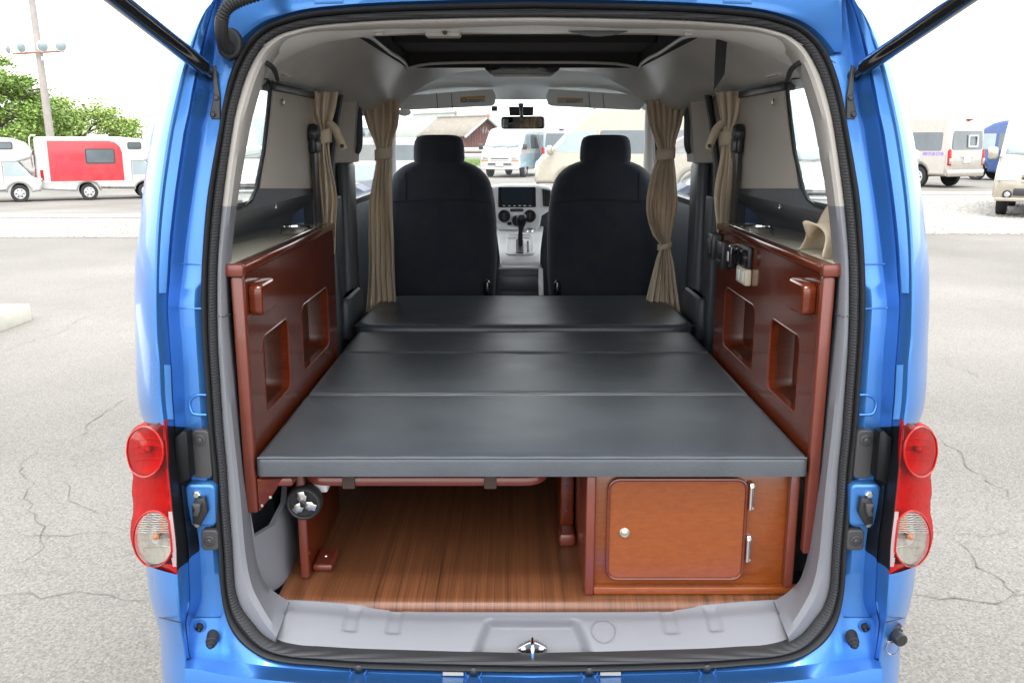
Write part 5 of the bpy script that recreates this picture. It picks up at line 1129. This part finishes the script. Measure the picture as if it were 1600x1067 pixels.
def wagon(label, loc, az, paint, H=2.0, L=4.75, W=1.72, glassm=TINT, low=None, group=None, front='new', rearwin=False, skyl=False, emblem=False):
    """one-box van; az = heading, degrees clockwise from +Y"""
    t = thing('parked_van', label, 'van', loc, R(90 - az), group or 'vans parked beyond the blue van')
    h = L / 2; r = .33; fx, rx = h - 1.0, -h + 1.12; raise_ = H - 2.0
    out = [(h - .02, .36), (h + .01, .60), (h - .03, .90), (h - .14, 1.06), (h - .34, 1.18), (h - .72, 1.58), (h - .98, 1.86)]
    if raise_ > .1: out += [(h - 1.15, 1.99), (h - 1.45, H - .10), (h - 1.8, H - .02), (h - 2.2, H), (-h + .35, H), (-h + .14, H - .06), (-h + .07, H - .2)]
    else: out += [(h - 1.15, 1.95), (h - 1.6, 2.0), (-h + .4, 2.0), (-h + .16, 1.95), (-h + .09, 1.85)]
    out += [(-h + .05, 1.45), (-h + .02, 1.1), (-h, .62), (-h + .03, .36)] + arc(rx, r, .40, 175, 5) + [(rx + .45, .30), (fx - .45, .30)] + arc(fx, r, .40, 175, 5)
    tum = .062
    body = body_prism(out, W, .13, tum).build('body', paint, t, local=True, ang=45)
    yw = lambda z: W / 2 * (1 - tum * (z - 1.0))
    def sideplate(pts, s_, name, m, off=.004, th=.006, par=t):
        mb = MB(); mb.plate(pts, [], lambda u, v, w: Vector((u, s_ * (yw(v) + off - w), v)), th); return mb.build(name, m, par, local=True)
    zt = 1.74
    for s_ in (-1, 1):
        f = sideplate([(h - .52, 1.20), (h - 1.62, 1.14), (h - 1.62, zt), (h - 1.06, zt), (h - .93, zt - .08)], s_, 'front_window', PALEGLASS)
        sideplate(rrect(h - 2.98, 1.15, h - 1.74, zt, .07), s_, 'side_window', glassm); sideplate(rrect(-h + .30, 1.16, h - 3.10, zt, .07), s_, 'rear_side_window', glassm)
        for xx in (h - 1.68, h - 3.04):
            mb = MB(); mb.tube([(xx, s_ * (yw(z) + .001), z) for z in (.45, .9, 1.3, 1.75)], .005, 5); mb.build('door_seam', GRILLEM, t, local=True)
        mb = MB(); mb.box((h - 1.60, s_ * (W / 2 - .004), .98), (h - 1.46, s_ * (W / 2 + .03), 1.02), 0, .008); mb.build('door_handle', paint, t, local=True)
        mb = MB(); mb.box((h - .50, s_ * (W / 2 + .02), 1.12), (h - .36, s_ * (W / 2 + .20), 1.36), 0, .05); mr = mb.build('wing_mirror', paint if front == 'new' else GRILLEM, t, local=True)
        mb = MB(); mb.tube([(h - .46, s_ * (W / 2 - .04), 1.16), (h - .44, s_ * (W / 2 + .06), 1.18)], .02, 6); mb.build('mirror_arm', GRILLEM, mr, local=True)
        if low: sideplate([(h - .1, .42), (-h + .1, .42), (-h + .1, .95), (h - .1, .95)], s_, 'lower_paint', low, .0025, .004)
        hl = [(-.0, .72), (.34, .72), (.36, .98), (.02, .94)] if front == 'new' else [(.06, .74), (.30, .74), (.30, .90), (.06, .90)]
        mb = MB(); yy0 = W / 2 - .09
        pts = [Vector((h + .008 - (.04 if z > .9 else 0) - .16 * max(0, (.12 - (yy0 + .05 - (yy0 + .03 - k))) if False else 0), s_ * (yy0 + .05 - k), z)) for k, z in hl]
        mb.prism(pts, (-.05, 0, 0), 0, .012); hd_ = mb.build('headlight', LAMPC, t, local=True)
        if front != 'new':
            mb = MB(); mb.prism([Vector((h + .016, s_ * (yy0 + .05 - k), z)) for k, z in ((.0, .66), (.30, .66), (.30, .72), (.0, .72))], (-.04, 0, 0), 0, .004); mb.build('indicator', AMBER, t, local=True)
        else:
            mb = MB(); mb.lathe((h - .01, s_ * (W / 2 - .24), .46), (1, 0, 0), [(.085, 0), (.085, .03), (.07, .035), (.06, .02), (0, .022)], 18); mb.build('fog_lamp', GRILLEM, t, local=True)
            mb = MB(); mb.lathe((h + .012, s_ * (W / 2 - .24), .46), (1, 0, 0), [(.055, 0), (.05, .012), (0, .016)], 16); mb.build('fog_lens', LAMPC, t, local=True)
        mb = MB(); tl = [(.02, .72), (.15, .70), (.15, 1.18), (.07, 1.22), (.02, 1.15)]
        mb.prism([Vector((-h - .012 + .03 * (z > 1.1), s_ * (W / 2 - k), z)) for k, z in tl], (.06, 0, 0), 0, .01); tl_ = mb.build('tail_light', RED, t, local=True)
        mb = MB(); mb.prism([Vector((-h - .016, s_ * (W / 2 - k), z)) for k, z in ((.035, .76), (.14, .75), (.14, .93), (.035, .93))], (.02, 0, 0), 0, .004); mb.build('clear_lens', CLEARR, tl_, local=True)
        wheel(t, fx, s_ * (W / 2 - .11), r, s_); wheel(t, rx, s_ * (W / 2 - .11), r, s_)
    # windscreen, rear window, grille, bumpers, plates
    a, b_ = Vector((h - .34, 0, 1.18)), Vector((h - .98, 0, 1.86)); nrm = Vector((.70, 0, .71)) * .010
    mb = MB(); mb.loft([[p + nrm + Vector((-.03 * (yk ** 2), yk * (W / 2 - .10) * (1 - tum * (p.z - 1)), 0)) for yk in (-1, -.6, 0, .6, 1)] for p in (a.lerp(b_, .04), a.lerp(b_, .35), a.lerp(b_, .65), a.lerp(b_, .94))], False); solid(mb.build('windscreen', PALEGLASS, t, local=True), .012, 1)
    for k in (-.45, .25):
        mb = MB(); mb.tube([a + nrm * 2 + Vector((0, k * W / 2, 0)), a.lerp(b_, .12) + nrm * 2.2 + Vector((0, (k + .55) * W / 2, 0))], .008, 5); mb.build('wiper', GRILLEM, t, local=True)
    mb = MB(); mb.plate(rrect(-W / 2 + .16, 1.20, W / 2 - .16, 1.78, .08), [], lambda u, v, w: Vector((-h + .034 + (.02 if v > 1.5 else 0) * 1 - .02 + w + .04 * max(0, v - 1.3), u * (1 - tum * max(0, v - 1)), v)), .02); rw = mb.build('rear_window', glassm, t, local=True)
    if rearwin:
        fr2 = rrect(-.02, 1.27, .46, 1.66, .02, 3); mb = MB(); mb.plate(fr2, [rrect(.03, 1.32, .41, 1.61, .01, 3)], lambda u, v, w: Vector((-h - .02 + w + .04 * max(0, v - 1.3), -u, v)), .03); mb.build('inset_window_frame', WHITE, rw, local=True)
    mb = MB(); mb.box((-h + .0, -.10, H - .17), (-h + .10, .10, H - .13), 0, .008); mb.build('high_stop_light', RED, t, local=True)
    mb = MB(); mb.box((-h - .012, -.17, .78), (-h + .01, .17, .95), 0, .004); mb.build('number_plate', PAPER, t, local=True)
    mb = MB(); mb.box((-h - .015, -.3, .96), (-h + .01, .3, 1.0), 0, .006); mb.build('plate_garnish', CHROME if True else paint, t, local=True)
    mb = MB(); mb.box((-h - .03, -W / 2 + .02, .36), (-h + .05, W / 2 - .02, .58), 0, .03); mb.build('rear_bumper', paint, t, local=True)
    for z in (.70, .76, .82) if front == 'new' else (.70, .76):
        mb = MB(); mb.box((h - .02, -W / 2 + .46, z), (h + .022, W / 2 - .46, z + .032), 0, .006); mb.build('grille_bar', CHROME if z != .76 else GRILLEM, t, local=True)
    mb = MB(); mb.box((h - .03, -W / 2 + .34, .44 if front == 'new' else .52), (h + .026, W / 2 - .34, .58), 0, .015); mb.build('lower_grille', GRILLEM, t, local=True)
    mb = MB(); mb.box((h - .06, -W / 2 + .03, .33), (h + .03, W / 2 - .03, .40), 0, .02); mb.build('front_bumper', paint, t, local=True)
    mb = MB(); mb.box((h + .02, -.165, .45), (h + .035, .165, .61), 0, .004); mb.build('number_plate', PAPER, t, local=True)
    if emblem:
        for rx_, rz_, dx in ((.075, .050, 0), (.030, .046, 0), (.052, .020, 0)):
            mb = MB(); mb.tube([(h + .03, rx_ * math.cos(an), .87 + (.014 if rx_ == .052 else 0) + rz_ * math.sin(an)) for an in [k * math.pi / 12 for k in range(24)]], .007, 6, closed=True); mb.build('emblem', CHROME, t, local=True)
    if skyl:
        mb = MB(); mb.box((-h + .5, -.5, H - .005), (h - 2.3, .5, H + .06), 0, .03); mb.build('roof_rack', SILVER, t, local=True)
    return t
def gl(v): return (v.x, v.y, ground_z(v.x, v.y))
# right of the van: beige van from behind, dark blue van, near cream van
g = UG(1500, 292); gold = wagon('beige high-roof camper van seen from behind, right of the blue van', (g.x - 1.35, g.y + 1.4, 0), -28, GOLDP, H=2.28, L=4.8, W=1.80, rearwin=True, skyl=True)
for i, (a, b_) in enumerate(((0, .16), (.20, .30), (.34, .44), (.48, .60), (.64, .74))):      # violet lettering on the rear flank
    h = 2.4; mb = MB(); W_ = 1.80
    o1 = [(-1.45 - a, 1.02), (-1.45 - b_, 1.02), (-1.45 - b_, 1.12), (-1.45 - a, 1.12)]
    mb.plate([(u, v) for u, v in o1], [[(-1.45 - a - .025, 1.045), (-1.45 - b_ + .025, 1.045), (-1.45 - b_ + .025, 1.095), (-1.45 - a - .025, 1.095)]] if i % 2 else [], lambda u, v, w: Vector((u, W_ / 2 * (1 - .062 * (v - 1)) + .006 - w, v)), .003); mb.build('lettering', PURPLE, gold, local=True)
wagon('dark blue parked van half hidden behind the beige camper van', (19.3, 34.5, 0), -38, NAVYP, H=2.25)
wagon('cream parked van cut by the right edge of the picture', (11.5, 19.4, 0), 212, CREAMP, H=2.25, W=1.85, L=5.0)
# seen through the windscreen
wagon('white and light blue old van seen through the windscreen, front towards us', (.15, 39.5, 0), 197, WHITE, H=2.05, low=LBLUEP, front='old', W=1.68)
wagon('pale blue van seen through the windscreen, rear window facing us', (2.6, 41.0, 0), 14, LBLUEP, H=2.1)
wagon('long cream high-roof van seen through the windscreen, side on', (3.35, 24.6, 0), -76, CREAMP, H=2.35, L=5.3, W=1.85)
wagon('white and blue van seen side-on beside the left curtain', (-5.6, 36.0, ground_z(-5.6, 36)), -84, WHITE, H=2.05, low=LBLUEP, front='old')
# seen through the quarter windows
wagon('silver van close by, its front seen through the right quarter window', (4.75, 14.6, 0), 190, SILVP, H=2.1, W=1.85, emblem=True)
wagon('white van close by, its front seen through the left quarter window', (-4.55, 16.4, 0), 168, WHITE, H=2.05, W=1.8)

def motorhome(label, loc, az, panel, ladder, s=1.0):
    t = thing('motorhome', label, 'motorhome', loc, R(90 - az), 'motorhomes parked in a row')
    W = 1.75
    out = [(2.05, .42), (2.10, .70), (2.02, .86), (1.80, .98), (1.42, 1.52), (1.62, 1.55), (1.86, 1.66), (1.90, 1.92), (1.72, 2.22), (1.35, 2.38), (.6, 2.46), (-2.0, 2.46), (-2.12, 2.40), (-2.16, 1.4), (-2.16, .46)] + arc(-.53, .33, .38, 175, 5) + [(-.1, .44), (.95, .40)] + arc(1.38, .33, .38, 175, 5)
    out = [(x, z * .9) for x, z in out]
    body_prism(out, W, .09, .02).build('body', WHITE, t, local=True, ang=45)
    yw = lambda z: W / 2 * (1 - .02 * (z - 1.0))
    def sp(pts, s_, name, m, off=.004, th=.006, par=t, holes=[]):
        mb = MB(); mb.plate(pts, holes, lambda u, v, w: Vector((u, s_ * (yw(v * .9) + off - w), v * .9)), th); return mb.build(name, m, par, local=True)
    for s_ in (-1, 1):
        if panel: sp([(-1.72, .76), (.66, .76), (.66, 1.85), (.60, 2.08), (.45, 2.24), (.25, 2.30), (-1.72, 2.30)], s_, 'coloured_panel', panel)
        f = sp(rrect(-.55, 1.42, .42, 2.0, .07), s_, 'window_frame', GRILLEM, .014, .012); sp(rrect(-.51, 1.46, .38, 1.96, .05), s_, 'pane', TINT, .018, .004, f)
        f = sp(rrect(.86, 1.98, 1.32, 2.25, .06), s_, 'bunk_window', GRILLEM, .012, .01); sp(rrect(.89, 2.01, 1.29, 2.22, .05), s_, 'pane', TINT, .016, .004, f)
        sp([(1.66, 1.0), (.98, .98), (.98, 1.5), (1.36, 1.5)], s_, 'cab_window', PALEGLASS)
        mb = MB(); mb.tube([(x, s_ * (W / 2 + .002), z) for x, z in ((.94, .42), (.94, 1.38), (1.40, 1.38))], .006, 5); mb.build('cab_door_seam', GRILLEM, t, local=True)
        sp(rrect(-1.62, .48, -1.36, .72, .03), s_, 'service_hatch', SILVER); f = sp(rrect(-1.30 + .0, .46, -.42 - .9 + .0 + .0, .50, .01), s_, 'trim_strip', SILVER)
        mb = MB(); mb.tube([(x, s_ * (W / 2 + .003), z) for x, z in ((-2.1, .62), (-.4, .62), (.9, .62))], .006, 5); mb.build('skirt_seam', GRILLEM, t, local=True)
        mb = MB(); mb.box((-2.18, s_ * (W / 2 - .16), .75), (-2.13, s_ * (W / 2 - .03), 1.12), 0, .02); mb.build('tail_light', RED, t, local=True)
        sp([(-2.02, .82), (-1.92, .80), (-1.92, 1.2), (-2.02, 1.2)], s_, 'marker_light', RED)
        mb = MB(); mb.box((1.98, s_ * (W / 2 - .32), .70), (2.115, s_ * (W / 2 - .06), .80), 0, .03); mb.build('headlight', LAMPC, t, local=True)
        wheel(t, -.53, s_ * (W / 2 - .09), .29, s_, wd=.17); wheel(t, 1.38, s_ * (W / 2 - .09), .29, s_, wd=.17)
    mb = MB(); mb.loft([[(x, y, z) for y in (-.7, 0, .7)] for x, z in ((1.82, .9), (1.46, 1.34))], False); solid(mb.build('windscreen', PALEGLASS, t, local=True), .02, 1)
    if panel:
        mb = MB(); mb.plate(rrect(-.72, .62, .72, 2.0, .06), [], lambda u, v, w: Vector((-2.172 + w + .015 * (v - 1.4), u, v * .9)), .008); rp = mb.build('rear_panel', PINKP, t, local=True)
        mb = MB(); mb.plate(rrect(-.55, 1.35, .10, 1.85, .06), [], lambda u, v, w: Vector((-2.184 + w + .015 * (v - 1.4), u, v * .9)), .008); mb.build('rear_window', TINT, rp, local=True)
        mb = MB(); mb.plate(rrect(.18, .72, .60, 1.05, .03), [], lambda u, v, w: Vector((-2.184 + w + .015 * (v - 1.4), u, v * .9)), .008); mb.build('rear_locker', PINKP, rp, local=True)
    if ladder:
        ld = MB(); 
        for k in (-.16, .16): ld.tube(crom([(-2.24, k - .28, 1.15), (-2.26, k - .28, 1.6), (-2.26, k - .28, 2.1), (-2.2, k - .28, 2.25), (-2.05, k - .28, 2.27)], 3), .016, 6)
        lo = ld.build('ladder_rail', SILVER, t, local=True)
        for i in range(5):
            mb = MB(); z = 1.2 + i * .22; mb.tube([(-2.26, -.44, z), (-2.26, -.12, z)], .014, 6); mb.build('ladder_rung', SILVER, lo, local=True)
    mb = MB(); mb.box((-.4, -.3, 2.20), (.3, .3, 2.30), 0, .04); mb.build('roof_vent', WHITE, t, local=True)
    mb = MB(); mb.box((-2.2, -.8, .36), (-2.05, .8, .52), 0, .03); mb.build('rear_bumper', WHITE, t, local=True)
    return t
rw_, fw_ = UG(141, 313), UG(219, 305)
azr = 63
def mh_at(p_rear, az):       # place so that the right rear wheel stands at p_rear
    a = R(90 - az); ca, sa = math.cos(a), math.sin(a); lx, ly = -.53, -.80
    return (p_rear.x - (lx * ca - ly * sa), p_rear.y - (lx * sa + ly * ca), p_rear.z)
motorhome('red and white motorhome with rear ladder, left of the blue van', mh_at(rw_, azr), azr, REDP, True)
def mh_front(p_front, az):
    a = R(90 - az); ca, sa = math.cos(a), math.sin(a); lx, ly = 1.38, -.80
    return (p_front.x - (lx * ca - ly * sa), p_front.y - (lx * sa + ly * ca), p_front.z)
motorhome('plain white motorhome cut by the left edge of the picture', mh_front(UG(33, 316), 62), 62, None, False)

# lamp post with floodlights, wire
pb = UY(82, 240, 48.0); pt = UY(44, -40, 48.0)
lp_ = thing('floodlight_pole', 'leaning concrete pole with four floodlights behind the motorhomes', 'light pole', (pb.x, 48, -.6))
mb = MB(); mb.tube([Vector((pb.x + .1, 48, -.6)), pb, UY(61, 82, 48.0), pt], [.22, .21, .18, .16], 14); mb.build('pole', POLEC, lp_)
ca_, cb_ = UY(21, 84, 47.7), UY(96, 80, 47.7)
mb = MB(); mb.tube([ca_, cb_], .05, 6); mb.tube([ca_ + Vector((0, .3, 0)), cb_ + Vector((0, .3, 0))], .04, 6); mb.build('crossarm', RUST, lp_)
mb = MB(); mb.box(UY(64, 89, 47.5), UY(70, 95, 47.5) + Vector((0, .25, 0)), 0, .03); mb.build('junction_box', SILVER, lp_)
for (x, y, dx) in ((12, 76, -.7), (33, 74, -.2), (66.5, 73, .15), (95, 72, .3)):
    p = UY(x, y, 47.6); mb = MB(); d_ = Vector((dx, -1, -.25)).normalized(); mb.lathe(p, d_, [(.05, -.30), (.16, -.22), (.27, -.04), (.29, 0), (.26, .01), (0, .02)], 20); fl = mb.build('floodlight', SILVER, lp_)
    mb = MB(); mb.lathe(p + d_ * .012, d_, [(.25, 0), (.18, .03), (0, .05)], 18); mb.build('lens', PALEGLASS, fl)
    mb = MB(); mb.tube([p - d_ * .1, Vector((p.x, 47.7, ca_.z + .02))], .03, 6); mb.build('bracket', RUST, fl)
mb = MB(); wp = [UY(30, 124, 52), UY(120, 122, 54), UY(260, 117, 58), UY(700, 108, 66)]
mb.tube(crom(wp, 5), .014, 5); tag(mb.build('power_line', mat('cable', (.12, .08, .08), .7)), 'thin overhead cable crossing the sky at left', 'cable')

# trees behind the motorhomes
def tree(label, base, Ht, crown, n, leafm, seed, sz=.16):
    r = random.Random(seed); t = thing('tree', label, 'tree', base, 0, 'trees behind the motorhomes'); B = Vector(base)
    mb = MB(); mb.tube(crom([B, B + Vector((.1, 0, Ht * .25)), B + Vector((-.1, .1, Ht * .5)), B + Vector((.05, 0, Ht * .8))], 3), [.32 - .022 * i for i in range(10)], 8)
    limbs = []
    for i in range(22):
        a = r.uniform(0, 6.28); k = r.uniform(.2, .72); p0 = B + Vector((0, 0, Ht * k)); L_ = r.uniform(.5, 1.0)
        e = B + Vector((crown[0] * L_ * math.cos(a), crown[1] * L_ * math.sin(a), Ht * (k + r.uniform(.08, .30)))); limbs.append(e)
        mb.tube(crom([p0, p0.lerp(e, .5) + Vector((0, 0, .25)), e], 3), [.10, .085, .07, .06, .05, .035, .02], 5)
    mb.build('trunk', BARK, t)
    V = []; F = []
    cl = []
    for i in range(70):
        a = r.uniform(0, 6.28); ph = r.uniform(-.35, 1.); q = math.sqrt(max(.02, 1 - ph * ph)); k = r.uniform(.55, 1.05)
        cl.append((B + Vector((crown[0] * q * k * math.cos(a), crown[1] * q * k * math.sin(a), Ht * .52 + Ht * .46 * ph * k)), r.uniform(.5, 1.15)))
    for i in range(n):
        c_, s_ = r.choice(cl); d = Vector((r.gauss(0, 1), r.gauss(0, 1), r.gauss(0, .5))) * s_ * .46
        p = c_ + d; a = Vector((r.uniform(-1, 1), r.uniform(-1, 1), r.uniform(-.5, .5))).normalized(); b_ = a.cross(Vector((r.uniform(-1, 1), r.uniform(-1, 1), r.uniform(-1, 1)))).normalized()
        s2 = sz * r.uniform(.6, 1.3); k = len(V); V += [tuple(p - a * s2), tuple(p + b_ * s2 * .55), tuple(p + a * s2), tuple(p - b_ * s2 * .55)]; F += [(k, k+1, k+2, k+3)]
    me = bpy.data.meshes.new('crown'); me.from_pydata(V, [], F); me.materials.append(leafm)
    o = bpy.data.objects.new('crown', me); COL.objects.link(o); o.parent = t; o.matrix_parent_inverse = pmat(t).inverted()
    return t
def tb(px, Y): p = UY(px, 230, Y); return (p.x, Y, -.6)
tree('tall leafy green tree at the left edge behind the white motorhome', tb(2, 50), 6.3, (3.3, 3.0), 17000, LEAF, 1, .10)
tree('broad light green tree right of the floodlight pole', tb(128, 56), 4.6, (3.3, 2.8), 14000, LEAF2, 2, .095)
tree('low green tree between the floodlight pole and the tall tree', tb(62, 60), 4.4, (2.6, 2.4), 8000, LEAF, 3, .095)

# tiled house, fence and far buildings seen through the windscreen
def house(label, apex, ridge_dir, half, hw_, drop, length, roofm, wall, sign=False):
    """gable house: apex point, ridge direction (xy), half width, eave drop"""
    t = thing('house', label, 'house', (apex[0], apex[1], 0), 0, None)
    A = Vector(apex); rd = Vector((*ridge_dir, 0)).normalized(); sdv = Vector((rd.y, -rd.x, 0))
    for s_ in (-1, 1):
        e = A + sdv * s_ * half - Vector((0, 0, drop))
        mb = MB(); rows = []; N = 40
        for i in range(N + 1):
            q = rd * (-.5 + (length + .5) * i / N); b_ = .05 * abs(math.sin(i * math.pi / 2)); rows.append([A + q + Vector((0, 0, b_)), (A + e) / 2 + q + Vector((0, 0, b_ - .04)), e + q + Vector((0, 0, b_))])
        mb.loft(rows, False); solid(mb.build('roof_slope', roofm, t, ang=20), .16, 0)
        mb = MB(); mb.tube([A - rd * .55 - Vector((0, 0, .06)), e - rd * .55 - Vector((0, 0, .06))], .13, 6); mb.build('bargeboard', mat('pale_bargeboard', (.42, .44, .40), .8), t)
    mb = MB(); mb.tube([A - rd * .7 + Vector((0, 0, .1)), A + rd * length + Vector((0, 0, .1))], .16, 8); mb.build('ridge_tiles', roofm, t)
    mb = MB(); mb.lathe(A - rd * .75 + Vector((0, 0, .12)), rd, [(.1, 0), (.24, .03), (.26, .1), (.1, .2)], 10); mb.build('ridge_end_tile', RUST if sign else roofm, t)
    w_ = half * .86; eh = A.z - drop * .86
    p = [A - Vector((0, 0, .15)), A + sdv * w_ - Vector((0, 0, drop * .9)), Vector((*(A + sdv * w_).xy, 0)), Vector((*(A - sdv * w_).xy, 0)), A - sdv * w_ - Vector((0, 0, drop * .9))]
    mb = MB(); mb.prism(p, rd * length); wl_ = mb.build('wall', wall, t)
    if sign:
        for i in range(9):
            u = -.9 + 1.8 * i / 8; mb = MB(); c_ = A + sdv * u * .55 - Vector((0, 0, drop * .62 + .12 * (i % 3))) - rd * .02; hh = .12 + .06 * ((i * 5) % 4)
            mb.box(c_ - Vector((.025, .02, hh)), c_ + Vector((.025, .0, hh)), 0, .004); mb.build('painted_sign_stroke', WHITE, wl_)
        for i in range(15):
            u = -.97 + 1.94 * i / 14; mb = MB(); c_ = A + sdv * (u * w_) - rd * .02; zt = A.z - .25 - drop * .9 * abs(u); mb.box(Vector((c_.x - .03, c_.y - .03, 0)), Vector((c_.x + .03, c_.y + .01, zt)), 0); mb.build('batten', HOUSEW, wl_)
    return t
ax = UY(757, 183, 100); house('low dark-boarded house with weathered tiled roof, nearer of the two', ax, (-.62, .78), 3.0, 2.4, 2.1, 9.0, TILE, HOUSEW, True)
ax2 = UY(707, 178, 116); house('grey-green roofed house behind the dark-boarded one', ax2, (-.62, .78), 6.2, 3.0, 3.4, 9.0, TILE2, WHITE)
fb = thing('roadside_fence', 'white rail fence behind the vans seen through the windscreen', 'fence', (-1, 62, 0))
for z in (.35, .75):
    mb = MB(); mb.box((-14, 62, z), (14, 62.06, z + .28), 0, .02); mb.build('rail', WHITE, fb)
for i in range(15):
    mb = MB(); mb.box((-14 + 2 * i, 62.07, 0), (-13.9 + 2 * i, 62.17, 1.1), 0, .01); mb.build('post', SILVER, fb)
r_ = random.Random(5); V = []; F = []
for i in range(9000):
    x = r_.uniform(-9, 9); y = r_.uniform(56, 61.5); h_ = r_.uniform(.12, .42); a = r_.uniform(0, 3.14); k = len(V)
    V += [(x - .03 * math.cos(a), y - .03 * math.sin(a), 0), (x + .03 * math.cos(a), y + .03 * math.sin(a), 0), (x + r_.uniform(-.1, .1), y + r_.uniform(-.1, .1), h_)]; F += [(k, k+1, k+2)]
me = bpy.data.meshes.new('grass'); me.from_pydata(V, [], F); me.materials.append(GRASSM); o = bpy.data.objects.new('grass', me); COL.objects.link(o)
tag(o, 'thin strip of green grass along the white fence', 'grass', kind='stuff')
def block(label, c0, c1, m, rows, cols, roof=None):
    t = thing('building', label, 'building', ((c0[0] + c1[0]) / 2, c0[1], 0), 0, None)
    mb = MB(); mb.box((c0[0], c0[1], 0), (c1[0], c1[1], c1[2]), 0, .05); w_ = mb.build('wall', m, t)
    mb = MB(); mb.box((c0[0] - .3, c0[1] - .3, c1[2]), (c1[0] + .3, c1[1] + .3, c1[2] + .25), 0, .03); mb.build('roof', roof or SILVER, t)
    dx = (c1[0] - c0[0]) / cols; dz = c1[2] / rows
    for i in range(cols):
        for j in range(rows):
            mb = MB(); x = c0[0] + dx * (i + .22); z = dz * (j + .3); mb.box((x, c0[1] - .03, z), (x + dx * .56, c0[1] + .05, z + dz * .48), 0, .01); mb.build('window', TINT if m is not LBLUEP else PALEGLASS, w_)
    return t
pa, pb_ = UY(930, 180, 150), UY(1030, 170, 150)
block('pale distant building above the long cream van', (pa.x, 150, 0), (pb_.x, 158, pb_.z), WHITE, 3, 8)
pa, pb_ = UY(560, 200, 170), UY(648, 193, 170)
block('distant low building with blue roof left of the tiled houses', (pa.x, 170, 0), (pb_.x, 180, pb_.z - 1), SILVP, 2, 7, mat('blue_sheet_roof', (.10, .30, .55), .5))
pa, pb_ = UY(1000, 200, 120), UY(1700, 190, 120)
